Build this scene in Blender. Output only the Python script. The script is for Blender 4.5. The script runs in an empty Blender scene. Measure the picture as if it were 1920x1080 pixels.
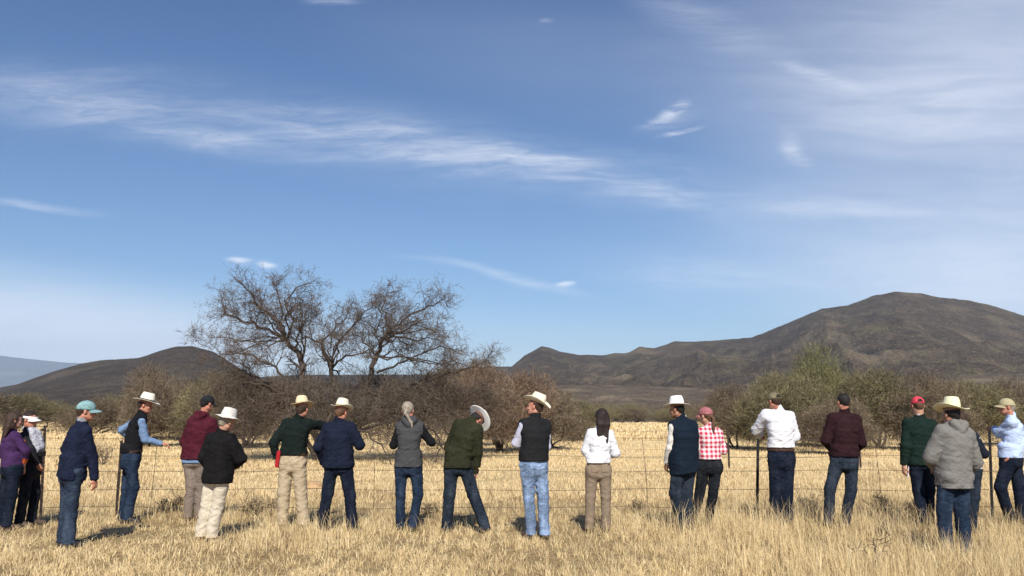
import bpy, math, random
import numpy as np
from mathutils import Vector, Matrix
R = math.radians
C = bpy.context.scene.collection
rng = np.random.default_rng(7)
random.seed(7)

# ------------------------------------------------------------------ camera, world, sun
FPX = 1507.0; PITCH = R(9.35); CAMH = 1.48
cs, sn = math.cos(PITCH), math.sin(PITCH)
def slope(px, py):
    """photo pixel -> (x/y, z/y) of its line of sight"""
    u = (px-960)/FPX; v = (540-py)/FPX
    f = cs - v*sn
    return u/f, (sn + v*cs)/f
def at(px, py, Y):
    a, b = slope(px, py); return np.array([a*Y, Y, CAMH+b*Y])
def gdepth(py): return -CAMH/slope(960, py)[1]
def xat(px, z, Y):
    # x of a point at height z, depth Y that is seen at column px
    b = (z-CAMH)/Y
    v = (b*cs-sn)/(cs+b*sn)
    return (px-960)/FPX/(cs-v*sn)*Y

cam = bpy.data.cameras.new('camera'); co = bpy.data.objects.new('camera', cam); C.objects.link(co)
co.location = (0, 0, CAMH); co.rotation_euler = (R(90)+PITCH, 0, 0)
cam.sensor_width = 36; cam.lens = FPX/1920*36; cam.clip_start = 0.1; cam.clip_end = 60000
bpy.context.scene.camera = co
sc = bpy.context.scene
sc.view_settings.view_transform = 'Standard'; sc.view_settings.look = 'None'
sc.view_settings.gamma = 1; sc.view_settings.exposure = 0.38
sc.view_settings.use_curve_mapping = False
sc.cycles.max_bounces = 6; sc.cycles.volume_bounces = 0
sc.cycles.diffuse_bounces = 3; sc.cycles.glossy_bounces = 2; sc.cycles.transmission_bounces = 2
sc.cycles.transparent_max_bounces = 4

SUN_EL = 40.0; SUN_AZ = 176.0      # degrees clockwise from +Y: behind the camera, a touch to the right
sd = Vector((math.sin(R(SUN_AZ))*math.cos(R(SUN_EL)), math.cos(R(SUN_AZ))*math.cos(R(SUN_EL)), math.sin(R(SUN_EL))))
sl = bpy.data.lights.new('sun', 'SUN'); so = bpy.data.objects.new('sun', sl); C.objects.link(so)
sl.energy = 5.0; sl.angle = R(0.55); sl.color = (1.0, 0.95, 0.87)
so.rotation_euler = sd.to_track_quat('Z', 'Y').to_euler(); so.location = (0, -20, 30)

class NT:
    def __init__(s, tree): s.t = tree; s.n = tree.nodes; s.l = tree.links
    def new(s, typ, **kw):
        n = s.n.new(typ)
        for k, v in kw.items(): setattr(n, k, v)
        return n
    def put(s, sock, v):
        if isinstance(v, bpy.types.NodeSocket): s.l.new(v, sock)
        elif v is not None: sock.default_value = v
    def math(s, op, a, b=None, c=None, clamp=False):
        n = s.new('ShaderNodeMath', operation=op, use_clamp=clamp)
        s.put(n.inputs[0], a); s.put(n.inputs[1], b)
        if c is not None: s.put(n.inputs[2], c)
        return n.outputs[0]
    def mix(s, f, a, b, mode='MIX'):
        n = s.new('ShaderNodeMix', data_type='RGBA', blend_type=mode)
        s.put(n.inputs[0], f); s.put(n.inputs[6], a if isinstance(a, bpy.types.NodeSocket) else (*a, 1)[:4]); s.put(n.inputs[7], b if isinstance(b, bpy.types.NodeSocket) else (*b, 1)[:4])
        return n.outputs[2]
    def noise(s, vec, scale, detail=3, rough=.55, dist=0):
        n = s.new('ShaderNodeTexNoise'); s.put(n.inputs['Vector'], vec)
        n.inputs['Scale'].default_value = scale; n.inputs['Detail'].default_value = detail
        n.inputs['Roughness'].default_value = rough; n.inputs['Distortion'].default_value = dist
        return n.outputs[0]
    def mapping(s, vec, loc=(0,0,0), rot=(0,0,0), scale=(1,1,1), typ='POINT'):
        n = s.new('ShaderNodeMapping', vector_type=typ); s.put(n.inputs[0], vec)
        n.inputs[1].default_value = loc; n.inputs[2].default_value = rot; n.inputs[3].default_value = scale
        return n.outputs[0]
    def ramp(s, v, a, b, c=0., d=1., smooth=True):
        n = s.new('ShaderNodeMapRange'); n.interpolation_type = 'SMOOTHSTEP' if smooth else 'LINEAR'
        s.put(n.inputs[0], v); n.inputs[1].default_value = a; n.inputs[2].default_value = b
        n.inputs[3].default_value = c; n.inputs[4].default_value = d
        return n.outputs[0]

world = bpy.data.worlds.new('World'); sc.world = world; world.use_nodes = True
w = NT(world.node_tree); w.n.clear()
sky = w.new('ShaderNodeTexSky', sky_type='NISHITA'); sky.sun_disc = False
sky.sun_elevation = R(SUN_EL); sky.sun_rotation = R(SUN_AZ)
sky.altitude = 1200; sky.air_density = 1.0; sky.dust_density = 0.6; sky.ozone_density = 1.6
geo = w.new('ShaderNodeNewGeometry')
sep = w.new('ShaderNodeSeparateXYZ'); w.put(sep.inputs[0], w.new('ShaderNodeTexCoord').outputs['Generated'])
yy = w.math('MAXIMUM', sep.outputs[1], 0.08)
gx = w.math('DIVIDE', sep.outputs[0], yy); gz = w.math('DIVIDE', sep.outputs[2], yy)
cb = w.new('ShaderNodeCombineXYZ'); w.put(cb.inputs[0], gx); w.put(cb.inputs[1], gz)
G = cb.outputs[0]
# gentle warp so that no cloud edge is a clean ellipse
wn = w.new('ShaderNodeTexNoise'); w.put(wn.inputs['Vector'], w.mapping(G, scale=(3, 8, 1))); wn.inputs['Scale'].default_value = 1.5; wn.inputs['Detail'].default_value = 5
wv = w.new('ShaderNodeVectorMath', operation='SUBTRACT'); w.put(wv.inputs[0], wn.outputs[1]); wv.inputs[1].default_value = (.5, .5, .5)
wm = w.new('ShaderNodeVectorMath', operation='MULTIPLY'); w.put(wm.inputs[0], wv.outputs[0]); wm.inputs[1].default_value = (.10, .045, 0)
wa = w.new('ShaderNodeVectorMath', operation='ADD'); w.put(wa.inputs[0], G); w.put(wa.inputs[1], wm.outputs[0])
GW = wa.outputs[0]
def blob(px, py, ax, ay, ang, amp, vec=GW, inner=0.0):
    a, b = slope(px, py)
    m = w.mapping(vec, loc=(a, b, 0), rot=(0, 0, R(-ang)), scale=(ax/FPX, ay/FPX, 1), typ='TEXTURE')
    ln = w.new('ShaderNodeVectorMath', operation='LENGTH'); w.put(ln.inputs[0], m)
    return w.ramp(ln.outputs['Value'], inner, 1.0, amp, 0.0)
def addup(l):
    r = l[0]
    for x in l[1:]: r = w.math('ADD', r, x)
    return r
streak = w.noise(w.mapping(GW, rot=(0, 0, R(13)), scale=(2.2, 22, 1)), 1.6, 7, .62, .3)
fine = w.noise(w.mapping(GW, rot=(0, 0, R(13)), scale=(10, 75, 1)), 1.6, 7, .68, .7)
soft = w.noise(w.mapping(G, scale=(1.5, 4, 1)), 1.3, 5, .6)
bands = addup([ blob(700, 260, 900, 120, 11, .40), blob(150, 190, 500, 110, 8, .25), blob(1250, 330, 500, 70, 12, .25),
    blob(200, 210, 620, 75, 9, .55), blob(760, 270, 680, 62, 13, .85), blob(1120, 335, 400, 38, 14, .60),
    blob(420, 262, 330, 34, 9, .45), blob(60, 150, 300, 60, 5, .3),
    blob(60, 387, 190, 15, 4, .75), blob(930, 520, 240, 15, 12, .75),
    blob(1560, 388, 230, 34, 2, .5), blob(1300, 40, 260, 60, 25, .45), blob(1530, 135, 120, 22, 14, .7),
    blob(1330, 520, 420, 70, 8, .45), blob(1700, 200, 420, 130, 5, .4), blob(1500, 280, 70, 30, 60, .45)])
fs = w.ramp(streak, .32, .66, .30, 1.0); ff = w.ramp(fine, .3, .7, .5, 1.15)
bands = w.math('MULTIPLY', w.math('MULTIPLY', bands, fs), ff)
wisps = w.math('MULTIPLY', addup([blob(1252, 208, 66, 15, -24, .75), blob(1245, 222, 90, 30, -20, .25), blob(1278, 242, 60, 10, -14, .7), blob(1500, 285, 60, 22, 30, .28),
    blob(452, 488, 42, 11, 0, 1.2), blob(509, 493, 32, 11, 4, 1.2), blob(1052, 533, 26, 9, -12, 1.0), blob(1040, 46, 20, 9, 0, .3), blob(620, 5, 90, 16, 0, .5)]), w.ramp(fine, .32, .62, .1, 1.05))
veil = addup([blob(-100, 620, 1150, 190, 7, 1.0, G, .1), blob(1950, 200, 900, 620, 10, .92, G, .1), blob(1900, 560, 900, 260, 8, .62, G), blob(700, 660, 1500, 120, 3, .35, G), blob(1150, 120, 800, 200, 10, .16, G)])
veil = w.math('MULTIPLY', veil, w.ramp(soft, .25, .7, .62, 1.0))
veil = w.math('MULTIPLY', veil, w.ramp(streak, .2, .8, .8, 1.1))
cov = w.math('MINIMUM', w.math('ADD', w.math('ADD', w.math('MULTIPLY', bands, .62), w.math('MULTIPLY', wisps, .85)), w.math('MULTIPLY', veil, .95)), .95)
hs = w.new('ShaderNodeHueSaturation'); w.put(hs.inputs['Color'], sky.outputs[0])
hs.inputs['Saturation'].default_value = 1.2; hs.inputs['Value'].default_value = 1.0
lift = w.ramp(gz, .0, .45, 1.0, 0.0)
skyd = w.mix(w.ramp(gz, .10, .85, 0, 1, False), hs.outputs[0], w.mix(1.0, hs.outputs[0], (.44, .55, .80), 'MULTIPLY'))
cloudcol = w.mix(lift, (5.6, 6.1, 7.3), (8.6, 9.4, 10.6))
skyc = w.mix(cov, skyd, cloudcol)
bg = w.new('ShaderNodeBackground'); w.put(bg.inputs[0], skyc); bg.inputs[1].default_value = 0.098
wo = w.new('ShaderNodeOutputWorld'); w.l.new(bg.outputs[0], wo.inputs[0])

# ------------------------------------------------------------------ helpers
def tag(o, label=None, cat=None, group=None, kind=None):
    for k, v in (('label', label), ('category', cat), ('group', group), ('kind', kind)):
        if v: o[k] = v
    return o
def empty(name, loc):
    o = bpy.data.objects.new(name, None); o.location = loc; C.objects.link(o); o.empty_display_size = .2; return o
def link_mesh(name, V, F, mat, parent=None, smooth=True, origin=(0,0,0)):
    """V (n,3); F (m,k) array or list of arrays of equal-length faces"""
    V = np.asarray(V, dtype=np.float32) - np.asarray(origin, dtype=np.float32)
    if not isinstance(F, list): F = [F]
    F = [np.asarray(f, dtype=np.int32) for f in F if len(f)]
    me = bpy.data.meshes.new(name)
    me.vertices.add(len(V)); me.vertices.foreach_set('co', V.ravel())
    tot = np.concatenate([np.full(len(f), f.shape[1], np.int32) for f in F])
    li = np.concatenate([f.ravel() for f in F])
    me.loops.add(len(li)); me.loops.foreach_set('vertex_index', li)
    me.polygons.add(len(tot)); st = np.concatenate([[0], np.cumsum(tot)[:-1]]).astype(np.int32)
    me.polygons.foreach_set('loop_start', st); me.polygons.foreach_set('loop_total', tot)
    me.polygons.foreach_set('use_smooth', np.full(len(tot), smooth))
    me.materials.append(mat); me.update(calc_edges=True)
    o = bpy.data.objects.new(name, me); C.objects.link(o)
    if parent: o.parent = parent
    return o

_L = rng.random((64, 64, 64)).astype(np.float32)
def vnoise(x, y, z):
    x0 = np.floor(x).astype(np.int32); y0 = np.floor(y).astype(np.int32); z0 = np.floor(z).astype(np.int32)
    fx, fy, fz = x-x0, y-y0, z-z0
    fx = fx*fx*(3-2*fx); fy = fy*fy*(3-2*fy); fz = fz*fz*(3-2*fz)
    x1, y1, z1 = (x0+1) & 63, (y0+1) & 63, (z0+1) & 63; x0 &= 63; y0 &= 63; z0 &= 63
    def g(a, b, c): return _L[a, b, c]
    return ((g(x0,y0,z0)*(1-fx)+g(x1,y0,z0)*fx)*(1-fy)+(g(x0,y1,z0)*(1-fx)+g(x1,y1,z0)*fx)*fy)*(1-fz) + \
           ((g(x0,y0,z1)*(1-fx)+g(x1,y0,z1)*fx)*(1-fy)+(g(x0,y1,z1)*(1-fx)+g(x1,y1,z1)*fx)*fy)*fz
def fbm(x, y, z=0., oct=5, ridged=False):
    s = 0; a = .5; t = 0
    z = np.zeros_like(x)+z
    for i in range(oct):
        n = vnoise(x*2**i+i*7.3, y*2**i+i*3.1, z*2**i+i*5.7)
        if ridged: n = 1-np.abs(2*n-1)
        s = s+a*n; t += a; a *= .5
    return s/t

# ------------------------------------------------------------------ materials
def base_mat(name, rough=.85, spec=.2):
    m = bpy.data.materials.new(name); m.use_nodes = True
    t = NT(m.node_tree); b = t.n['Principled BSDF']
    b.inputs['Roughness'].default_value = rough; b.inputs['Specular IOR Level'].default_value = spec
    return m, t, b
def bump(t, b, h, strength=.4, dist=.01):
    n = t.new('ShaderNodeBump'); n.inputs['Strength'].default_value = strength; n.inputs['Distance'].default_value = dist
    t.put(n.inputs['Height'], h); t.l.new(n.outputs[0], b.inputs['Normal'])
def cloth(name, col, col2=None, rough=.92, vary=.35, bumpk=.6):
    m, t, b = base_mat(name, rough, .12)
    oc = t.new('ShaderNodeTexCoord').outputs['Object']
    n1 = t.noise(oc, 7, 4); n2 = t.noise(oc, 45, 3)
    c2 = col2 or tuple(min(1, c*(1+vary)+.004) for c in col); c1 = tuple(c*(1-vary) for c in col)
    f = t.math('MULTIPLY', t.math('ADD', t.ramp(n1, .3, .7), t.ramp(n2, .25, .75)), .5)
    t.put(b.inputs['Base Color'], t.mix(f, c1, c2))
    h = t.math('ADD', t.math('MULTIPLY', t.noise(t.mapping(oc, scale=(1, 1, 1.6)), 22, 3, .6, .6), 1.0), t.math('MULTIPLY', t.noise(oc, 260, 1), .12))
    bump(t, b, h, bumpk, .02)
    return m
def denim(name, col, fade=.5):
    m, t, b = base_mat(name, .9, .12)
    oc = t.new('ShaderNodeTexCoord').outputs['Object']
    n1 = t.noise(t.mapping(oc, scale=(1, 1, .45)), 8, 3); n2 = t.noise(oc, 60, 3)
    n3 = t.noise(t.mapping(oc, scale=(1, 1, 2.6)), 16, 3, .6, 1.0)
    f = t.ramp(n1, .42, .72); f = t.math('MULTIPLY', t.math('ADD', f, t.math('MULTIPLY', t.ramp(n3, .52, .72), .8)), fade, clamp=True)
    lo = tuple(c*.62 for c in col); hi = tuple(min(.8, c*2.0+.03) for c in col)
    c = t.mix(f, t.mix(t.ramp(n2, .3, .7), lo, col), hi)
    t.put(b.inputs['Base Color'], c)
    h = t.math('ADD', t.noise(t.mapping(oc, scale=(1, 1, 2)), 20, 3, .6, .8), t.math('MULTIPLY', t.noise(oc, 300, 1), .1))
    bump(t, b, h, .6, .02)
    return m
def plaid(name):
    m, t, b = base_mat(name, .9, .12)
    oc = t.new('ShaderNodeTexCoord').outputs['Object']
    s = t.new('ShaderNodeSeparateXYZ'); t.put(s.inputs[0], oc)
    def sq(v, per, duty):
        fr = t.math('FRACT', t.math('DIVIDE', t.math('ADD', v, 5.0), per)); return t.ramp(fr, duty-.04, duty+.04, 0, 1)
    ax = sq(t.math('ADD', s.outputs[0], t.math('MULTIPLY', t.noise(oc, 9, 2), .02)), .062, .5)
    az = sq(t.math('ADD', s.outputs[2], t.math('MULTIPLY', t.noise(oc, 8, 2), .02)), .062, .5)
    tot = t.math('MULTIPLY', t.math('ADD', ax, az), .5)
    c = t.mix(tot, (.78, .70, .70), (.50, .02, .06))
    t.put(b.inputs['Base Color'], c); bump(t, b, t.noise(oc, 22, 3), .5, .02)
    return m
def plain(name, col, rough=.7, vary=.15, scale=30, metallic=0, spec=.3):
    m, t, b = base_mat(name, rough, spec)
    oc = t.new('ShaderNodeTexCoord').outputs['Object']
    n = t.ramp(t.noise(oc, scale, 3), .3, .7)
    t.put(b.inputs['Base Color'], t.mix(n, tuple(c*(1-vary) for c in col), tuple(min(1, c*(1+vary)) for c in col)))
    b.inputs['Metallic'].default_value = metallic
    bump(t, b, t.noise(oc, scale*2, 2), .2, .005)
    return m
def skinm(name, col):
    m, t, b = base_mat(name, .55, .35)
    oc = t.new('ShaderNodeTexCoord').outputs['Object']
    t.put(b.inputs['Base Color'], t.mix(t.ramp(t.noise(oc, 18, 3), .35, .7), col, (col[0]*1.02, col[1]*.78, col[2]*.72)))
    b.inputs['Subsurface Weight'].default_value = .08; b.inputs['Subsurface Radius'].default_value = (.01, .004, .002)
    return m
def hairm(name, col):
    m, t, b = base_mat(name, .6, .3)
    oc = t.new('ShaderNodeTexCoord').outputs['Object']
    n = t.noise(t.mapping(oc, scale=(4, 4, .6)), 40, 3)
    t.put(b.inputs['Base Color'], t.mix(t.ramp(n, .3, .7), tuple(c*.55 for c in col), tuple(c*1.5 for c in col)))
    bump(t, b, n, .7, .01); return m
def attr_mat(name, rough=.8, transl=0.0):
    """colour per blade / twig comes from a mesh attribute 'tint'"""
    m, t, b = base_mat(name, rough, .15)
    a = t.new('ShaderNodeAttribute', attribute_name='tint')
    oi = t.new('ShaderNodeObjectInfo')
    c = t.mix(t.math('MULTIPLY', oi.outputs['Random'], .22), a.outputs['Color'], (.10, .085, .05))
    t.put(b.inputs['Base Color'], c if not transl else a.outputs['Color'])
    if transl:
        tr = t.new('ShaderNodeBsdfTranslucent'); t.put(tr.inputs[0], a.outputs['Color'])
        mx = t.new('ShaderNodeMixShader'); mx.inputs[0].default_value = transl
        t.l.new(b.outputs[0], mx.inputs[1]); t.l.new(tr.outputs[0], mx.inputs[2])
        t.l.new(mx.outputs[0], t.n['Material Output'].inputs[0])
    return m
def set_tint(o, cols, domain='POINT'):
    me = o.data; a = me.color_attributes.new('tint', 'FLOAT_COLOR', domain)
    c = np.ones((len(cols), 4), np.float32); c[:, :3] = cols; a.data.foreach_set('color', c.ravel())

M_bark = plain('bark', (.085, .065, .052), .9, .4, 12)
M_twig = attr_mat('twig', .85)
M_grass = attr_mat('straw', .75, .22)
M_post = plain('post_steel', (.045, .03, .025), .7, .5, 20, .3)
M_postb = plain('post_dark_paint', (.016, .016, .015), .6, .3, 20, .2)
M_wire = plain('wire', (.13, .105, .085), .6, .3, 40, .5)
M_eye = plain('eye', (.05, .035, .03), .3, .1)
M_lens = plain('dark_plastic', (.015, .015, .017), .35, .2)

# ------------------------------------------------------------------ ground and terrain
def ground_z(x, y):
    r = np.sqrt(x*x+y*y); s = np.clip((r-60)/140, 0, 1); return .84*s*s*(3-2*s)
def build_ground():
    ys = np.unique(np.concatenate([np.linspace(-2000, -20, 12), np.linspace(-20, 4, 13), np.linspace(4, 60, 225), np.geomspace(60, 11800, 120)]))
    sx = np.concatenate([np.linspace(0, 30, 121), np.geomspace(30, 11900, 90)[1:]])
    xs = np.concatenate([-sx[::-1][:-1], sx])
    X, Y = np.meshgrid(xs, ys, indexing='ij')
    Z = ground_z(X, Y) + np.where(np.hypot(X, Y) < 80, .05*(fbm(X*.9+40, Y*.9+40)-.5) + .03*(fbm(X*3+40, Y*3+40)-.5), 0)
    Z -= np.where(Y > 3000, 1, 0)*.3
    n, m = X.shape
    V = np.stack([X, Y, Z], -1).reshape(-1, 3)
    i = np.arange(n*m).reshape(n, m)
    F = np.stack([i[:-1, :-1], i[1:, :-1], i[1:, 1:], i[:-1, 1:]], -1).reshape(-1, 4)
    m_, t, b = base_mat('dry_ground', .95, .05)
    pos = t.new('ShaderNodeNewGeometry').outputs['Position']
    n1 = t.noise(pos, .55, 5, .6); n2 = t.noise(pos, 9, 5, .7); n3 = t.noise(t.mapping(pos, scale=(1, 1, 1)), .06, 4)
    near = t.mix(t.ramp(n2, .3, .7), (.20, .135, .065), (.42, .31, .155))
    s = t.new('ShaderNodeSeparateXYZ'); t.put(s.inputs[0], pos)
    far = t.mix(t.ramp(n1, .3, .7), (.64, .48, .245), (.73, .57, .31))
    far = t.mix(t.math('MULTIPLY', t.ramp(n3, .45, .7), .30), far, (.58, .43, .22))
    c = t.mix(t.ramp(s.outputs[1], 10, 34, 0, 1), near, far)
    c = t.mix(t.ramp(s.outputs[1], 330, 420, 0, 1), c, (.16, .125, .075))
    t.put(b.inputs['Base Color'], c)
    bump(t, b, t.math('ADD', n2, t.noise(pos, 40, 3)), .6, .03)
    tag(link_mesh('ground', V, F, m_), kind='structure')
build_ground()

def hill_mat(name, dark, mid, light, ls, olive=(.10, .095, .05), bumpd=8.):
    m_, t, b = base_mat(name, .95, .03)
    pos = t.new('ShaderNodeNewGeometry').outputs['Position']
    n1 = t.noise(pos, .0045*ls, 6, .62); n2 = t.noise(pos, .022*ls, 6, .7); n3 = t.noise(pos, .12*ls, 4, .7)
    c = t.mix(t.ramp(n2, .36, .66), dark, mid)
    c = t.mix(t.math('MULTIPLY', t.ramp(n1, .50, .66), .8), c, light)
    c = t.mix(t.math('MULTIPLY', t.ramp(t.noise(pos, .011*ls, 5, .65), .52, .68), .6), c, olive)
    c = t.mix(t.math('MULTIPLY', t.ramp(n3, .56, .66), .55), c, tuple(q*.45 for q in dark))
    c = t.mix(t.math('MULTIPLY', t.ramp(t.noise(pos, .30*ls, 3, .75), .53, .60), .75), c, tuple(q*.35 for q in dark))
    c = t.mix(t.math('MULTIPLY', t.ramp(t.noise(pos, .22*ls, 3, .7), .58, .66), .55), c, tuple(min(1, q*1.6) for q in light))
    t.put(b.inputs['Base Color'], c)
    bump(t, b, t.math('ADD', n2, t.math('MULTIPLY', n3, .35)), .9, bumpd)
    return m_
def ridge(name, pts, Yc, Y0, mat, seed, amp=.12, ng=620, nr=110, back=1.5, expo=1.6, wob=.12, fine=.012):
    sp = [slope(*p) for p in pts]; gx = np.array([p[0] for p in sp]); gz = np.array([p[1] for p in sp])
    g = np.linspace(gx[0], gx[-1], ng); top = np.interp(g, gx, gz)
    # soften the polyline a little
    k = np.array([1, 2, 3, 2, 1.])/9; tp = np.convolve(np.pad(top, 2, 'edge'), k, 'valid')
    yc = Yc*(1+wob*(fbm(g*4+seed, g*0+seed, 0, 3)-.5)*2)
    u = np.concatenate([np.linspace(0, 1, int(nr*.72)), 1+np.linspace(0, 1, nr-int(nr*.72)+1)[1:]*back])
    Gm, U = np.meshgrid(g, u, indexing='ij'); YC = yc[:, None]+0*U; ZC = (CAMH+tp*yc)[:, None]+0*U
    Y = Y0+U*(YC-Y0); X = Gm*Y
    s = np.where(U <= 1, U, np.clip(1-(U-1)/back*1.0, 0, 1))
    e = expo*(1+.5*(fbm(X/Yc*5+seed, Y/Yc*5+seed, 0, 4, True)-.5))
    Z = ZC*np.clip(s, 0, 1)**e
    env = np.clip(4*s*(1-s), 0, 1)
    hm = np.abs(ZC).max()
    Z += env*amp*hm*(fbm(X/Yc*11+seed+Y/Yc*3, Y/Yc*2.6+seed*2, 0, 6, True)-.6)
    Z += env*amp*.55*hm*(fbm(X/Yc*28+seed-Y/Yc*7, Y/Yc*7+seed*2, 0, 4, True)-.6)
    Z += fine*hm*(fbm(X/Yc*60+seed, Y/Yc*60, 0, 4)-.5)*np.clip(s*3, 0, 1)
    lim = CAMH + Y*(tp[:, None])
    Z = np.where(U < 1, np.minimum(Z, lim), Z)
    Z = np.maximum(Z, 0)*1.0 - .6*(s <= 0) + .5*(s > 0)
    i = np.arange(X.size).reshape(X.shape)
    F = np.stack([i[:-1, :-1], i[1:, :-1], i[1:, 1:], i[:-1, 1:]], -1).reshape(-1, 4)
    return tag(link_mesh(name, np.stack([X, Y, Z], -1).reshape(-1, 3), F, mat), kind='structure')
MH1 = hill_mat('hill_rock', (.052, .037, .025), (.098, .072, .047), (.185, .143, .088), 1.0, (.108, .096, .046))
MH2 = hill_mat('hill_dark', (.046, .033, .023), (.078, .057, .039), (.12, .092, .06), 1.5, (.078, .068, .037))
MH3 = hill_mat('foothill_scrub', (.085, .064, .046), (.155, .118, .082), (.27, .21, .135), 2.6, bumpd=3)
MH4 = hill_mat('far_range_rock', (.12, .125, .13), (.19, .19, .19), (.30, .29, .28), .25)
ridge('mountain', [(880, 770), (925, 715), (955, 690), (985, 667), (1015, 650), (1030, 652), (1050, 660), (1085, 665), (1130, 666), (1175, 662), (1200, 651), (1225, 653),
    (1265, 641), (1310, 640), (1410, 634), (1440, 620), (1500, 597), (1540, 578), (1590, 573), (1640, 555), (1680, 546), (1720, 550), (1760, 558), (1820, 565),
    (1870, 575), (1920, 592), (2010, 630), (2150, 690), (2400, 760)], 1900, 420, MH1, 3.0, amp=.20, ng=900, nr=220, fine=.02)
ridge('low_ridge', [(330, 780), (420, 716), (500, 706), (570, 703), (700, 703), (800, 702), (850, 692), (920, 687), (960, 688), (1010, 700), (1080, 730), (1140, 775)], 2300, 600, MH2, 11., amp=.1, ng=420)
ridge('hill', [(-500, 785), (-250, 760), (-60, 738), (30, 722), (100, 697), (150, 683), (190, 676), (260, 672), (300, 658), (330, 650), (360, 649), (400, 660), (440, 685),
    (470, 704), (520, 730), (600, 775)], 1300, 420, MH2, 21., amp=.1, ng=500)
ridge('foothill', [(820, 785), (900, 745), (960, 728), (1100, 722), (1250, 726), (1450, 735), (1650, 728), (1750, 712), (1850, 703), (1920, 700), (2200, 705), (2500, 760)],
    760, 330, MH3, 31., amp=.2, ng=500, wob=.05, fine=.05)
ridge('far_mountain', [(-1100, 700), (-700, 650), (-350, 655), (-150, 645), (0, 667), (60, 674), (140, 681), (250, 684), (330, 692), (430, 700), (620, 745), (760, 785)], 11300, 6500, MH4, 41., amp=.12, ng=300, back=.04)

# ------------------------------------------------------------------ branch / twig builders
class Tubes:
    def __init__(s): s.V = []; s.F = []; s.n = 0; s.T = []
    def add(s, pts, rad, sides=4, tint=None):
        pts = np.asarray(pts, float); k = len(pts)
        d = np.gradient(pts, axis=0); d /= np.linalg.norm(d, axis=1)[:, None]+1e-9
        up = np.array([0, 0, 1.]) if abs(d[0][2]) < .9 else np.array([1., 0, 0])
        a = np.cross(d, up); a /= np.linalg.norm(a, axis=1)[:, None]+1e-9; b = np.cross(d, a)
        th = np.arange(sides)*2*math.pi/sides
        rad = np.asarray(rad, float).reshape(-1, 1, 1)*np.ones((k, 1, 1))
        ring = pts[:, None, :]+rad*(np.cos(th)[None, :, None]*a[:, None, :]+np.sin(th)[None, :, None]*b[:, None, :])
        i = np.arange(k*sides).reshape(k, sides)+s.n
        j = np.roll(i, -1, axis=1)
        s.F.append(np.stack([i[:-1], j[:-1], j[1:], i[1:]], -1).reshape(-1, 4))
        if sides == 4: s.F.append(np.stack([i[0][::-1], i[-1]]))
        s.V.append(ring.reshape(-1, 3)); s.n += k*sides
        if tint is not None: s.T.append(np.tile(tint, (k*sides, 1)))
    def build(s, name, mat, parent=None, origin=(0,0,0), smooth=True):
        o = link_mesh(name, np.concatenate(s.V), [np.concatenate(s.F)], mat, parent, smooth, origin)
        if s.T: set_tint(o, np.concatenate(s.T))
        return o
def unit(v): v = np.asarray(v, float); return v/(np.linalg.norm(v)+1e-9)
def rvec(): return np.array([random.gauss(0, 1) for _ in range(3)])
def grow(T, p, d, L, r, depth, maxd, up=.12, wig=.35, tintf=None, tips=None, kids=(3, 5), keep=.62):
    n = max(3, int(L/.22)+2) if depth < maxd else 3
    pts = [np.array(p, float)]; d = unit(d)
    for i in range(n):
        d = unit(d+rvec()*wig*.5+np.array([0, 0, up*.5])); pts.append(pts[-1]+d*L/n)
    rad = np.linspace(r, r*.42, n+1)
    T.add(pts, rad, 5 if r > .03 else 3, tintf(depth) if tintf else None)
    if depth >= maxd:
        if tips is not None: tips.append((pts[-1], d))
        return
    for j in range(random.randint(*kids)):
        t = random.uniform(.25, 1.0); q = t*n; a = min(int(q), n-1); pp = pts[a]+(pts[a+1]-pts[a])*(q-a)
        dd = unit(unit(pts[a+1]-pts[a])*.75+rvec()*.62)
        grow(T, pp, dd, L*random.uniform(.38, keep), max(r*.42*(1.25-t*.5), .004), depth+1, maxd, up, wig, tintf, tips, kids, keep)

def twig_cloud(name, centers, dirs, lens, width, cols, parent, origin=(0,0,0), bend=.25):
    """thousands of thin tapered twigs: each a bent strip of two faces"""
    n = len(centers)
    rv = rng.normal(size=(n, 3)); side = np.cross(dirs, rv); side /= np.linalg.norm(side, axis=1)[:, None]+1e-9
    w_ = (width*lens*0+width*(.6+.8*rng.random(n)))[:, None]
    L = lens[:, None]
    mid = centers+dirs*L*.5+rng.normal(size=(n, 3))*L*bend*.3; tip = mid+(dirs+rng.normal(size=(n, 3))*bend)*L*.5
    V = np.stack([centers-side*w_*.5, centers+side*w_*.5, mid+side*w_*.42, mid-side*w_*.42, tip], 1).reshape(-1, 3)
    k = np.arange(n)[:, None]*5
    o = link_mesh(name, V, [k+np.array([[0, 1, 2, 3]]), k+np.array([[3, 2, 4]])], M_twig, parent, False, origin)
    set_tint(o, np.repeat(cols, 5, axis=0)); return o
def lobes_points(lobes, n):
    vol = np.array([l[3]*l[4]*l[5] for l in lobes]); idx = rng.choice(len(lobes), n, p=vol/vol.sum())
    L = np.array(lobes)[idx]; d = rng.normal(size=(n, 3)); d /= np.linalg.norm(d, axis=1)[:, None]
    rr = rng.random(n)**(1/2.2)
    return L[:, :3]+d*rr[:, None]*L[:, 3:6], d, rr
PAL = {k: [tuple(c*1.3 for c in v) for v in V] for k, V in {'brown': [(.125, .092, .062), (.165, .13, .085), (.08, .058, .042)], 'olive': [(.135, .122, .062), (.165, .14, .075), (.09, .075, .045)],
       'green': [(.125, .118, .052), (.15, .14, .062), (.09, .083, .043)], 'red': [(.15, .098, .064), (.19, .135, .085), (.085, .058, .044)],
       'grey': [(.10, .078, .062), (.135, .105, .084), (.07, .053, .043)]}.items()}
def tint_of(pal, n):
    P = np.array(PAL[pal]); a = rng.integers(0, 3, n); f = .75+.5*rng.random(n)
    return P[a]*f[:, None]
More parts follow.
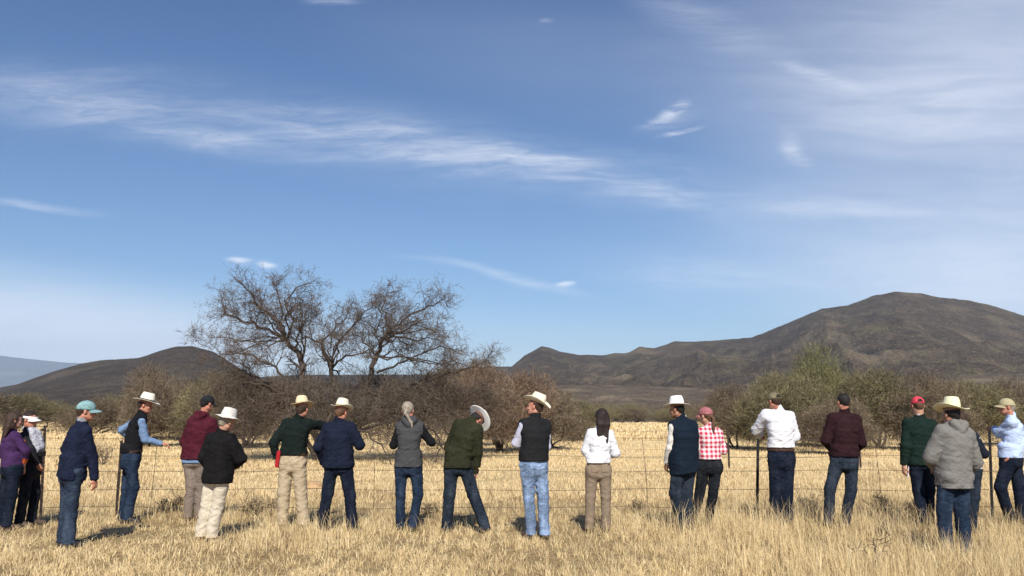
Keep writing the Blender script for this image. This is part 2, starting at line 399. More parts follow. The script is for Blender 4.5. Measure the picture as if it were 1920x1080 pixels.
def mesquite(kind, H=4.5, W=6.0, n=9000, seed=0, skirt=.12):
    """bushy thorn tree: several leaning stems and a crown of fine twigs; parts trunk and crown"""
    random.seed(seed); root = empty('mesquite_tree', (0, 0, 0))
    T = Tubes(); tips = []
    for k in range(random.randint(4, 6)):
        a = random.uniform(0, 2*math.pi); d = np.array([math.cos(a)*random.uniform(.35, .8), math.sin(a)*random.uniform(.35, .8), 1.])
        grow(T, (random.uniform(-.15, .15), random.uniform(-.15, .15), -.1), d, H*random.uniform(.55, .75), .075*H/4.5, 0, 2, .05, .5, None, tips, (3, 5))
    T.build('trunk', M_bark, root)
    lobes = []
    for k in range(15):
        a = random.uniform(0, 2*math.pi); q = random.uniform(.0, 1)**.6*W*.36
        z = H*random.uniform(.34, .74)*(1-.28*(q/(W*.36))**2)
        r = random.uniform(.15, .27)*W
        lobes.append((math.cos(a)*q, math.sin(a)*q, z, r, r, min(r*.9, H*.40, z-H*skirt*random.uniform(.2, 1.))))
    lobes = [l for l in lobes if l[5] > .05]
    P, d, rr = lobes_points(lobes, int(n*(3.4 if n > 4000 else 1.7)))
    keep = P[:, 2] > .08; P, d = P[keep], d[keep]; nn = len(P)
    # gaps: clumpy removal so the sky and the hills show through in places
    cl = fbm(P[:, 0]*1.3+seed, P[:, 1]*1.3, P[:, 2]*1.3, 3); keep = cl > .38; P, d = P[keep], d[keep]; nn = len(P)
    dirs = d*.6+np.array([0, 0, .45])+rng.normal(size=(nn, 3))*.75; dirs /= np.linalg.norm(dirs, axis=1)[:, None]
    cols = tint_of(kind, nn)*(.75+.6*fbm(P[:, 0]*.8+seed+9, P[:, 1]*.8, P[:, 2]*.8, 2))[:, None]
    twig_cloud('crown', P, dirs, (.14+.30*rng.random(nn))*(1.6 if n < 4000 else 1), .026 if n < 4000 else .019, cols, root, bend=.6)
    return root
def copy_thing(o, label=None, group=None):
    c = o.copy(); C.objects.link(c)
    for ch in list(o.children):
        d = ch.copy(); C.objects.link(d); d.parent = c
        for g_ in ch.children:
            e = g_.copy(); C.objects.link(e); e.parent = d
    if label: c['label'] = label
    if group: c['group'] = group
    return c
PR = {}
used = set()
def place_tree(kind, px, Y, h, wd, rot, label, group=None, z=None):
    pk = PR[kind]; o = pk[random.randrange(len(pk))] if not isinstance(pk, tuple) else pk
    if o.name in used: o = copy_thing(o)
    else: used.add(o.name)
    x = xat(px, 1.5, Y); o.location = (x, Y, float(ground_z(np.array(x), np.array(Y))) - .03 if z is None else z)
    o.rotation_euler = (0, 0, rot); o.scale = (wd/6.0, wd/6.0, h/4.5)
    tag(o, label, 'tree', group); return o
PR['brown'] = [mesquite('brown', seed=1), mesquite('brown', seed=2)]
PR['olive'] = [mesquite('olive', seed=3, n=11000), mesquite('olive', seed=4, n=11000)]
PR['red'] = [mesquite('red', seed=5)]
PR['green'] = [mesquite('green', seed=6, n=10000)]
random.seed(5)
g1 = 'mesquite trees standing across the grass field'
for a in [
    ('brown', 285, 46, 4.9, 4.6, 1, 'brown mesquite beyond the man in the black vest, its round crown against the dark hill'),
    ('olive', 395, 42, 4.2, 6.0, 2, 'olive brown mesquite behind the man in the maroon hoodie'),
    ('brown', 175, 78, 3.8, 8.0, 3, 'low brown thicket tree behind the man in the teal cap'),
    ('olive', 60, 84, 4.3, 9.0, 4, 'low olive thicket tree behind the two women at the far left'),
    ('brown', -40, 80, 4.5, 9.0, 5, 'brown thicket tree cut by the left edge of the photo'),
    ('red', 470, 48, 4.3, 6.0, .5, 'reddish brown mesquite behind the left side of the big bare tree'),
    ('brown', 335, 60, 4.4, 7.0, 3.5, 'brown mesquite set back between the black vest man and the maroon hoodie'),
    ('olive', 235, 95, 5.0, 8.0, 2.9, 'distant olive mesquite in the gap left of the black vest man'),
    ('red', 940, 38, 4.6, 5.2, 2.2, 'reddish brown mesquite behind the man with crossed arms'),
    ('brown', 1030, 42, 3.3, 4.8, 4.0, 'low brown mesquite right of the man with crossed arms'),
    ('olive', 1085, 60, 3.3, 4.5, 1.6, 'small olive shrub tree left of the dark haired woman in white'),
    ('brown', 860, 48, 5.2, 6.0, 1.1, 'brown mesquite behind the stooping man in olive'),
    ('brown', 1375, 44, 3.8, 4.6, 5.1, 'brown mesquite behind the woman in the checked shirt'),
    ('olive', 1455, 41, 4.3, 5.2, .9, 'olive brown mesquite behind the man in the white shirt'),
    ('green', 1550, 46, 5.8, 5.8, 1.9, 'tallest greenish mesquite left of the bareheaded man in maroon'),
    ('olive', 1645, 42, 4.6, 6.0, 3.1, 'broad olive mesquite right of the bareheaded man in maroon'),
    ('brown', 1730, 41, 4.0, 5.0, 4.4, 'dark brown mesquite behind the man in the green sweater'),
    ('brown', 1570, 36, 2.7, 4.0, 3.9, 'low dark mesquite with bare stems behind the bareheaded man in maroon'),
    ('olive', 1820, 47, 4.2, 6.0, 5.6, 'olive mesquite behind the man in the grey hoodie'),
    ('brown', 1905, 50, 4.3, 6.0, .2, 'brown mesquite behind the man in the pale blue shirt'),
    ('olive', 2010, 48, 4.4, 7.0, 2.5, 'olive mesquite just past the right edge of the photo'),
]:
    if a[0] == 'red' and a[1] != 470: pass
    place_tree(*a, group=g1)
# far tree line at the edge of the field
PR['far'] = [mesquite('olive', seed=11, n=3000), mesquite('brown', seed=12, n=3000), mesquite('olive', seed=13, n=3000)]
random.seed(9)
for row, (Y, n, hh) in enumerate(((195, 62, 4.9), (235, 58, 6.2))):
    for k in range(n):
        px = -180+(k+random.uniform(-.4, .4))*2300/n
        place_tree('far', px, Y+random.uniform(-12, 12), hh*random.uniform(.75, 1.15), random.uniform(9, 13), random.uniform(0, 6),
                   'small olive brown mesquite in the distant tree line at the far edge of the field', 'distant tree line along the field edge')

# ------------------------------------------------------------------ the big bare mesquite
def big_tree():
    D0 = 30.0; random.seed(21)
    base = at(620, 866, D0); base[2] = 0
    root = tag(empty('mesquite_tree', tuple(base)), 'large leafless mesquite with spreading dark limbs, tallest tree in the field', 'tree')
    S = Tubes(); T = Tubes()
    tintf = lambda d: np.array([(.075, .056, .047), (.09, .066, .055), (.11, .08, .065), (.135, .10, .078)][min(d, 3)])*random.uniform(.8, 1.25)
    def P(pts, d0, d1):
        k = len(pts); return [at(x, y, D0+d0+(d1-d0)*(i/(k-1))) for i, (x, y) in enumerate(pts)]
    limbs = [  # pixels of the limb, depth from/to, radius from/to, is trunk
        ([(604, 868), (592, 820), (572, 775), (565, 744), (567, 713), (567, 674), (555, 659), (538, 639)], 0, -.2, .15, .085, 1),
        ([(625, 868), (630, 800), (624, 745), (624, 713), (622, 690), (606, 663), (602, 643)], 0, .3, .13, .06, 1),
        ([(640, 868), (668, 810), (690, 760), (699, 698), (707, 667), (719, 636), (731, 616)], 0, .2, .13, .06, 1),
        ([(598, 868), (560, 800), (532, 750), (528, 737)], 0, -.8, .10, .06, 1),
        ([(538, 639), (532, 620), (517, 597), (489, 577), (474, 558), (462, 538), (439, 519)], -.2, -1.2, .065, .014, 0),
        ([(538, 639), (509, 624), (478, 608), (443, 597), (423, 589), (416, 569), (414, 550)], -.2, .9, .06, .014, 0),
        ([(532, 620), (528, 600), (528, 581), (513, 538), (517, 515)], -.2, .5, .045, .012, 0),
        ([(538, 639), (548, 597), (532, 566), (556, 542), (591, 525)], -.2, -.8, .045, .010, 0),
        ([(555, 659), (556, 636), (571, 608), (575, 585), (602, 566)], -.2, 1.2, .045, .012, 0),
        ([(602, 643), (585, 636), (571, 632), (556, 636)], .3, -.2, .035, .02, 0),
        ([(602, 643), (615, 628), (633, 608), (653, 593), (655, 577)], .3, 1.2, .045, .012, 0),
        ([(622, 690), (641, 670), (672, 663), (700, 655)], .3, -1.0, .05, .02, 0),
        ([(622, 680), (637, 640), (664, 604), (692, 577), (707, 558)], .3, -.6, .045, .012, 0),
        ([(731, 616), (723, 593), (715, 577), (727, 550), (754, 542)], .2, .9, .045, .011, 0),
        ([(731, 616), (758, 604), (781, 585), (804, 573), (832, 566), (847, 577)], .2, -.8, .05, .010, 0),
        ([(528, 737), (532, 709), (509, 678), (478, 671), (454, 661), (423, 663)], -.8, -1.8, .06, .014, 0),
        ([(528, 737), (509, 717), (478, 706), (462, 686), (435, 667)], -.8, -.2, .055, .014, 0),
        ([(528, 737), (490, 722), (455, 718), (415, 722), (385, 735)], -.8, -1.6, .05, .012, 0),
        ([(435, 667), (405, 655), (380, 650), (365, 640)], -.2, -.2, .018, .006, 0),
        ([(707, 698), (740, 685), (766, 674), (804, 655), (836, 651), (846, 668)], .2, -1.4, .05, .010, 0),
        ([(699, 740), (740, 735), (790, 715), (824, 698), (851, 671)], 0, 1.5, .05, .012, 0),
        ([(690, 770), (750, 745), (804, 713), (845, 700), (882, 690), (905, 680), (921, 659)], 0, -.5, .05, .008, 0),
        ([(665, 810), (720, 790), (770, 788), (815, 812), (838, 850), (862, 880)], 0, -2.5, .06, .014, 0),
        ([(668, 800), (730, 775), (800, 772), (860, 790), (890, 815)], 0, -1.2, .055, .012, 0),
        ([(590, 815), (540, 790), (490, 770), (470, 790), (458, 830)], 0, -1.6, .05, .012, 0),
        ([(600, 830), (640, 800), (690, 812), (720, 850), (735, 872)], -.4, -2.4, .05, .012, 0),
        ([(630, 780), (655, 735), (690, 715), (720, 720), (760, 745)], .2, 1.8, .05, .012, 0),
        ([(770, 788), (805, 818), (828, 838), (815, 868), (845, 892)], -1.2, -2.4, .04, .010, 0)]
    tips = []
    def bare(q, rad, n, tr):
        for k in range(n):
            f = random.uniform(.25 if not tr else .55, .999); a = f*(len(q)-1); j = int(a); p = q[j]+(q[j+1]-q[j])*(a-j)
            ax = unit(q[j+1]-q[j]); low = p[2] < 3.2
            d = unit(ax*.8+rvec()*.62+np.array([0, 0, -.10 if low else .22]))
            grow(T, p, d, random.uniform(.55, 1.1)*(1.25 if low else 1.15-.50*f), max(.0065, rad[j]*.38), 1, 3, .04 if not low else -.10, .45, tintf, tips, (3, 5), .68)
    for pts, d0, d1, r0, r1, tr in limbs:
        q = np.array(P(pts, d0, d1))
        # resample with a crooked wiggle
        t = np.linspace(0, len(q)-1, (len(q)-1)*3+1); i = np.minimum(t.astype(int), len(q)-2); f = (t-i)[:, None]
        q = q[i]*(1-f)+q[i+1]*f; q[1:-1] += rng.normal(size=(len(q)-2, 3))*.045
        rad = np.linspace(r0, r1, len(q))
        (S if tr else T).add(q, rad, 7 if r0 > .05 else 5, None if tr else tintf(0))
        if tr: n = 7
        else: n = int(len(q)*1.7)
        bare(q, rad, n, tr)
    # further limbs springing from the forks and filling the crown, each ending at its own point of the outline
    ends = [(392, 668), (372, 690), (405, 622), (436, 580), (452, 560), (486, 548), (535, 545), (562, 556), (585, 560), (612, 590), (640, 585), (668, 580), (684, 600), (712, 556), (742, 560), (770, 566), (800, 592), (822, 600),
            (838, 622), (800, 630), (770, 640), (862, 668), (880, 655), (905, 680), (380, 720), (400, 700), (500, 600), (640, 625), (760, 610), (690, 640), (590, 640), (480, 640), (430, 640), (660, 610), (740, 640), (560, 590)]
    starts = [((567, 674), -.1), ((606, 663), .3), ((622, 690), .2), ((699, 698), 0), ((707, 667), .1), ((538, 639), -.2), ((528, 737), -.8), ((719, 636), .2)]
    for ex, ey in ends:
        st = min(starts, key=lambda c: abs(c[0][0]-ex)*1.0+abs(c[0][1]-ey)*.4+random.uniform(0, 45)); dz = random.uniform(-2.2, 2.2)
        a0, b0 = at(st[0][0], st[0][1], D0+st[1]), at(ex, ey+12, D0+dz); kx = 8; q = []
        sag = np.array([0, 0, random.uniform(-.1, .35)])
        for j in range(kx+1):
            t = j/kx; q.append(a0+(b0-a0)*t+sag*math.sin(t*math.pi)*1.2+(rvec()*.07 if 0 < j < kx else 0))
        q = np.array(q); rad = np.linspace(.036, .009, kx+1); T.add(q, rad, 5, tintf(0)); bare(q, rad, 12, 0)
    S.build('trunk', M_bark, root, base)
    o = T.build('limbs', M_twig, root, base)
    # fine brown twigs: thin haze at the branch tips, dense in the low skirt
    tp = np.array([a for a, b in tips]); td = np.array([b for a, b in tips]); k = 2
    k = 1; ctr = np.repeat(tp, k, 0)-np.repeat(td, k, 0)*rng.random((len(tp)*k, 1))*.25
    dirs = np.repeat(td, k, 0)+rng.normal(size=ctr.shape)*.8; dirs /= np.linalg.norm(dirs, axis=1)[:, None]
    lob = [(x, y, Y, rx, ry, rz) for x, y, Y, rx, ry, rz in [
        (500, 770, 30, 1.7, 1.6, 1.1), (440, 760, 30.5, 1.5, 1.3, 1.0), (570, 765, 29.5, 1.6, 1.5, 1.1), (650, 770, 30, 1.9, 1.6, 1.2), (730, 765, 30, 1.8, 1.6, 1.1),
        (800, 760, 30.5, 1.6, 1.4, 1.0), (870, 755, 31, 1.3, 1.3, .95), (925, 760, 32, 1.1, 1.2, .9), (690, 730, 31, 1.7, 1.5, .8), (560, 725, 31, 1.4, 1.5, .7), (790, 725, 31.5, 1.5, 1.4, .6), (450, 715, 31, .9, 1.2, .5)]]
    LB = []
    for x, y, Y, rx, ry, rz in lob:
        p = at(x, y, Y); LB.append((p[0], p[1], p[2], rx, ry, rz))
    Pn, dn, rr = lobes_points(LB, 46000)
    cl = fbm(Pn[:, 0]*1.6+50, Pn[:, 1]*1.6, Pn[:, 2]*1.6+50, 3); kp = (cl > .44) & (Pn[:, 2] > .45); Pn, dn = Pn[kp], dn[kp]
    d2 = dn*.5+rng.normal(size=Pn.shape)*.6+np.array([0, 0, .1]); d2 /= np.linalg.norm(d2, axis=1)[:, None]
    cc = tint_of('grey', len(Pn))*(.6+.9*fbm(Pn[:, 0]+20, Pn[:, 1]+20, Pn[:, 2]+20, 2))[:, None]
    allc = np.concatenate([ctr, Pn]); alld = np.concatenate([dirs, d2]); ln = np.concatenate([.12+.25*rng.random(len(ctr)), .2+.45*rng.random(len(Pn))])
    twig_cloud('crown', allc, alld, ln, .011, np.concatenate([tint_of('grey', len(ctr)), cc]), root, base)
big_tree()

# ------------------------------------------------------------------ fences
def tpost(parent, x, y, h, lean, mat, origin, hw=.022):
    T = Tubes()
    prof = np.array([(-hw, 0), (hw, 0), (hw, .007), (.005, .007), (.005, .036), (-.005, .036), (-.005, .007), (-hw, .007)])
    zs = [-.15, h*.33, h*.66, h]; V = []
    for z in zs:
        V += [(x+p[0]+lean*z/h, y+p[1], z) for p in prof]
    n = 8; F = [(i*n+j, i*n+(j+1) % n, (i+1)*n+(j+1) % n, (i+1)*n+j) for i in range(len(zs)-1) for j in range(n)]
    k = len(V)
    for z in np.arange(.12, h-.04, .055):       # studs
        cx = x+lean*z/h; a = (.007, .008, .010)
        b0 = len(V)
        for sx in (-1, 1):
            for sz in (-1, 1):
                for dy in (-.008, .0005): V.append((cx+sx*a[0], y+dy, z+sz*a[2]))
        q = [b0+i for i in range(8)]
        F += [(q[0], q[2], q[6], q[4]), (q[0], q[1], q[3], q[2]), (q[4], q[6], q[7], q[5]), (q[2], q[3], q[7], q[6]), (q[0], q[4], q[5], q[1])]
    top = [(k-8+0, k-8+1, k-8+2, k-8+7), (k-8+3, k-8+4, k-8+5, k-8+6)]
    link_mesh('post', V, np.array(F+top), mat, parent, False, origin)
def wire(parent, pts, origin, r=.0034, barbs=True):
    T = Tubes(); T.add(pts, r, 4)
    if barbs:
        pts = np.array(pts); x0, x1 = pts[0, 0], pts[-1, 0]
        for x in np.arange(x0+.1, x1, .125):
            z = np.interp(x, pts[:, 0], pts[:, 2]); y = np.interp(x, pts[:, 0], pts[:, 1])
            T.add([(x-.006, y, z-.016), (x+.006, y, z+.016)], .0022, 3); T.add([(x-.01, y-.012, z), (x+.01, y+.012, z)], .0022, 3)
    T.build('wire', M_wire, parent, origin)
FD = 12.85
def zpix(py, Y): return CAMH+slope(960, py)[1]*Y
fence = tag(empty('barbed_wire_fence', (0, FD, 0)), 'barbed wire fence the people stand at, dark steel posts and five rusty strands', 'fence')
for px, top, lean, m in ((78, 798, -.06, M_post), (222, 826, .0, M_post), (1421, 823, .075, M_postb), (1860, 801, .085, M_postb), (-120, 806, 0, M_post), (2080, 815, 0, M_post)):
    z = zpix(top, FD); x = xat(px, .7, FD); tpost(fence, x-lean*.5, FD+.03, z, lean, m, (0, FD, 0))
wires_z = [zpix(y, FD) for y in (822, 856, 883, 918, 952)]
for zi, z in enumerate(wires_z):
    xs = np.arange(-11, 11.01, .25)
    pts = [(x, FD+.012*math.sin(x*.8+zi), z+.012*math.sin(x*.9+zi*1.7)+.008*math.sin(x*2.3+zi)) for x in xs]
    wire(fence, pts, (0, FD, 0))
for px, t, b, ln in ((1207, 820, 956, .05), (1645, 838, 958, .03), (290, 836, 956, -.03), (700, 824, 955, .02)):
    z0, z1 = zpix(b, FD), zpix(t, FD); x = xat(px, .7, FD); T = Tubes()
    T.add([(x+ln, FD-.004, z0), (x+ln*.5+.008, FD-.006, (z0+z1)/2), (x-ln*.3, FD-.004, z1)], .0042, 4); T.build('stay', M_wire, fence, (0, FD, 0))
F2 = 25.0
fence2 = tag(empty('barbed_wire_fence', (0, F2, 0)), 'second barbed wire fence farther out in the grass, thin and faint', 'fence')
for px in (1366, 1612, 455, -60, 2080): tpost(fence2, xat(px, .7, F2), F2+.03, 1.30, .01, M_post, (0, F2, 0), .03)
for zi, z in enumerate((1.12, .88, .62, .36)):
    wire(fence2, [(x, F2, z+.02*math.sin(x*.5+zi)) for x in np.arange(-20, 20.1, .5)], (0, F2, 0), .003, False)

# ------------------------------------------------------------------ grass
def tall_map(x, y):
    """0..1: where the grass stands tall"""
    n = fbm(x*.55+30, y*.8+30, 0, 3)
    right = np.clip((x-.6)/3.0, 0, 1)
    mid = np.exp(-((x+2.9)/.8)**2-((y-10.3)/1.0)**2)
    band = np.clip((y-10.2)/1.5, 0, 1)
    return np.clip(.15+.75*right+.85*mid+.30*band*np.clip(n*2-.6, 0, 1)+(n-.5)*1.1, 0, 1)
def blades(name, n, y0, y1, wfun, hfun, seed, label, tone=0., xpad=2.5, clump=.5, thin=None):
    r = np.random.default_rng(seed)
    # density falls with distance so that picture coverage stays even
    t = r.random(n); Y = 1/(1/y0+(1/y1-1/y0)*t) if y1/y0 > 2.2 else y0+(y1-y0)*t
    X = (r.random(n)*2-1)*(.70*Y+xpad)
    cx = X+r.normal(size=n)*.0; 
    dens = fbm(X*2.2+10, Y*2.2+10, 0, 3)
    if thin is not None: keep = r.random(n) < thin(X, Y, dens)
    else: keep = r.random(n) < np.clip((dens-.25)*3.0, .25, 1)
    X, Y, dens = X[keep], Y[keep], dens[keep]; n = len(X)
    # gather blades into tussocks
    gx_, gy_ = np.floor(X/.22), np.floor(Y/.22); hx = vnoise(gx_*7.7, gy_*3.3, gx_*0+.5); hy = vnoise(gx_*2.1, gy_*9.7, gx_*0+.2)
    tx, ty = (gx_+hx)*.22, (gy_+hy)*.22; k = clump*r.random(n)
    X = X+(tx-X)*k; Y = Y+(ty-Y)*k
    H, lean = hfun(X, Y, r); W = wfun(Y)*(.6+.8*r.random(n))
    pal = np.array([(.80, .63, .35), (.88, .73, .44), (.70, .53, .27), (.50, .365, .19), (.25, .18, .10), (.76, .59, .32)])+(np.array([-.01, -.01, -.0]) if y0 > 14 else 0)
    q = r.random(n); big = fbm(X*.8+70, Y*1.1+70, 0, 3)+tone
    pi = np.where(q < .24, 0, np.where(q < .44, 1, np.where(q < .66, 2, np.where(q < .80, 3, np.where(q < .86, 4, 5)))))
    pi = np.where((big > .60) & (r.random(n) < .45), r.integers(3, 5, n), pi)
    spot = (fbm(X*4.5+33, Y*4.5+12, 0, 2) > .66) & (Y < 16); pi = np.where(spot & (r.random(n) < .8), 4, pi); H = H*np.where(spot, .55, 1)
    col = pal[pi]*(.85+.3*r.random(n))[:, None]
    out = np.stack([X-tx, Y-ty], -1)*2.5+r.normal(size=(n, 2))*.35
    ang = r.random(n)*math.pi; sx, sy = np.cos(ang), np.sin(ang)
    sx = np.where(r.random(n) < .6, 1, sx); nrm = np.hypot(sx, sy); sx, sy = sx/nrm, sy/nrm
    Z = ground_z(X, Y)-.02
    b = np.stack([X, Y, Z], -1); L = (H*lean)[:, None]
    mid = b+np.concatenate([out*L*.35, (H*.55)[:, None]], 1); tip = b+np.concatenate([out*L*1.1, (H*(1-.25*lean))[:, None]], 1)
    s = np.stack([sx*W*.5, sy*W*.5, 0*W], -1)
    V = np.stack([b-s, b+s, mid+s*.85, mid-s*.85, tip+s*.25, tip-s*.25], 1).reshape(-1, 3)
    i = np.arange(n)[:, None]*6
    F = np.concatenate([i+np.array([[0, 1, 2, 3]]), i+np.array([[3, 2, 4, 5]])])
    o = link_mesh(name, V, F, M_grass, None, False); set_tint(o, np.repeat(col, 6, axis=0))
    return tag(o, label, 'grass', kind='stuff')
def h_short(X, Y, r):
    n = len(X); t = tall_map(X, Y); h = .05+.09*r.random(n)+.06*t; return h, .5+1.2*r.random(n)
def h_tall(X, Y, r):
    n = len(X); t = tall_map(X, Y); h = (.12+.32*t)*(.5+.75*r.random(n)); return h, .25+.55*r.random(n)
blades('short_dry_grass', 230000, 5.0, 15.5, lambda Y: .0056+0*Y, h_short, 1, 'short trampled straw coloured grass around the people\'s feet', xpad=1.5)
blades('tall_dry_grass', 90000, 6.2, 15.5, lambda Y: .0040+0*Y, h_tall, 2, 'tall pale dry grass stalks, thickest at the right', xpad=1.5,
       thin=lambda X, Y, d: np.clip((tall_map(X, Y)-.12)*1.3, .03, 1)*np.clip((d-.3)*4, .15, 1))
blades('field_grass', 300000, 15, 62, lambda Y: .00062*Y, lambda X, Y, r: ((.03+.18*fbm(X*.35+5, Y*.35+5, 0, 3))*(.5+.9*r.random(len(X))), .3+.6*r.random(len(X))), 3, 'golden grass field beyond the fence', tone=-.06)
blades('far_field_grass', 60000, 60, 185, lambda Y: .0014*Y, lambda X, Y, r: (.25+.25*r.random(len(X)), .3+.5*r.random(len(X))), 4, 'golden grass field stretching to the distant trees', tone=-.15)

# small dry bushes and debris
def brush(name, x, y, h, wd, n, pal, label, cat='plant', group=None, stems=10):
    root = tag(empty(name, (x, y, 0)), label, cat, group); T = Tubes(); tips = []
    for k in range(stems):
        a = random.uniform(0, 6.28); d = np.array([math.cos(a)*wd/h*.6, math.sin(a)*wd/h*.6, 1])
        grow(T, (random.uniform(-.04, .04), random.uniform(-.04, .04), -.02), d, h*random.uniform(.5, .8), .006+.004*h, 1, 3, .1, .6, None, tips, (2, 4))
    T.build('stems', M_bark, root)
    if n:
        tp = np.array([a for a, b in tips]); td = np.array([b for a, b in tips]); i = rng.integers(0, len(tp), n)
        c = tp[i]-td[i]*rng.random((n, 1))*h*.25+rng.normal(size=(n, 3))*h*.05; c[:, 2] = np.maximum(c[:, 2], .02)
        d = td[i]+rng.normal(size=(n, 3))*.6; d /= np.linalg.norm(d, axis=1)[:, None]
        twig_cloud('foliage', c, d, h*(.12+.15*rng.random(n)), .008, tint_of(pal, n)*2.0, root)
    return root
random.seed(33)
PAL['straw'] = [(.19, .145, .085), (.24, .18, .10), (.12, .09, .055)]
for px, py, h, wd, pal, lab in (
    (330, 962, .42, .5, 'straw', 'dry greyish brush left of the maroon hoodie man\'s legs'), (470, 968, .40, .45, 'straw', 'dry brush clump right of the black sweater person'),
    (508, 960, .34, .4, 'straw', 'dry brush clump left of the green shirt man\'s legs'), (1392, 968, .36, .6, 'straw', 'dry brush between the checked shirt and the white shirt'),
    (1520, 962, .40, .5, 'straw', 'dry brush left of the bareheaded man in maroon'), (1652, 972, .42, .6, 'straw', 'dry grey brush right of the bareheaded man in maroon'),
    (1700, 985, .45, .5, 'straw', 'dark dry brush at the feet of the man in the red cap'), (1345, 955, .30, .5, 'straw', 'small dry brush right of the checked shirt woman\'s legs'),
    (1190, 962, .25, .4, 'straw', 'small dry brush right of the dark haired woman in white'), (810, 965, .28, .35, 'straw', 'small dry brush right of the grey vest woman\'s feet')):
    Y = gdepth(py); brush('dry_brush', xat(px, .2, Y), Y, h, wd, 420, pal, lab, 'plant', 'dry brush clumps along the fence')
Y = 27; brush('dry_weed', xat(195, .6, Y), Y, 1.15, .9, 260, 'straw', 'tall pale dry weed behind the fence between the teal cap and the black vest', stems=14)
Y = 8.35; brush('bare_sprig', xat(1640, .1, Y), Y, .50, .55, 0, 'brown', 'bare dark sprig sticking out of the grass at the bottom right', stems=3)
def lumpy(name, x, y, sx, sy, sz, mat, label, cat):
    u, v = np.meshgrid(np.linspace(0, 2*math.pi, 29)[:-1], np.linspace(0, math.pi, 13), indexing='ij')
    n = 1+.35*(fbm(np.cos(u)*np.sin(v)*1.6+x+50, np.sin(u)*np.sin(v)*1.6+50, np.cos(v)*1.6+50, 3)-.5)
    V = np.stack([x+np.cos(u)*np.sin(v)*sx*n, y+np.sin(u)*np.sin(v)*sy*n, np.cos(v)*sz*n], -1).reshape(-1, 3)
    i = np.arange(V.shape[0]).reshape(u.shape); j = np.roll(i, -1, 0)
    F = np.stack([i[:, :-1], j[:, :-1], j[:, 1:], i[:, 1:]], -1).reshape(-1, 4)[:, ::-1]
    tag(link_mesh(name, V, F, mat, None, True), label, cat)
Y = 17.5; lumpy('ant_mound', xat(588, .1, Y), Y, .24, .4, .22, plain('red_soil', (.44, .28, .14), .95, .2, 12), 'reddish soil mound in the grass between the green shirt and the navy jacket', 'mound')

# ================================================================== people
# every figure is grown as one smooth surface (a distance field turned into a mesh); clothes are grown the same way over it
def surf_nets(F, org, h):
    s = (F < 0)
    c = s[:-1, :-1, :-1].astype(np.int8)
    for i, j, k in ((1,0,0),(0,1,0),(0,0,1),(1,1,0),(1,0,1),(0,1,1),(1,1,1)):
        c = c+s[i:i+s.shape[0]-1, j:j+s.shape[1]-1, k:k+s.shape[2]-1]
    act = (c > 0) & (c < 8); idx = np.argwhere(act)
    vid = np.full(act.shape, -1, np.int32); vid[act] = np.arange(len(idx))
    acc = np.zeros((len(idx), 3), np.float32); cnt = np.zeros(len(idx), np.float32)
    cor = np.array([(i, j, k) for i in (0, 1) for j in (0, 1) for k in (0, 1)])
    vals = [F[idx[:, 0]+a, idx[:, 1]+b, idx[:, 2]+c_] for a, b, c_ in cor]
    for p in range(8):
        for ax in range(3):
            if cor[p][ax]: continue
            q = p+(4 >> ax); a, b = vals[p], vals[q]; m = (a < 0) != (b < 0)
            t = np.where(m, a/(a-b+1e-12*(a == b)), 0)
            pos = np.repeat(cor[p][None].astype(np.float32), len(idx), 0); pos[:, ax] += t
            acc += np.where(m[:, None], pos, 0); cnt += m
    V = (idx+acc/cnt[:, None])*h+org
    Fs = []
    for ax in range(3):
        o1, o2 = [(1, 2), (2, 0), (0, 1)][ax]
        n = list(F.shape); sl0 = [slice(None)]*3; sl1 = [slice(None)]*3
        sl0[ax] = slice(0, n[ax]-1); sl1[ax] = slice(1, n[ax])
        d = s[tuple(sl0)] != s[tuple(sl1)]; e = np.argwhere(d)
        e = e[(e[:, o1] > 0) & (e[:, o2] > 0) & (e[:, o1] < n[o1]-1) & (e[:, o2] < n[o2]-1)]
        def g(da, db):
            q = e.copy(); q[:, o1] -= da; q[:, o2] -= db; return vid[q[:, 0], q[:, 1], q[:, 2]]
        quad = np.stack([g(1, 1), g(0, 1), g(0, 0), g(1, 0)], -1)
        ins = s[e[:, 0], e[:, 1], e[:, 2]]
        quad[~ins] = quad[~ins][:, ::-1]; Fs.append(quad)
    return V, np.concatenate(Fs)

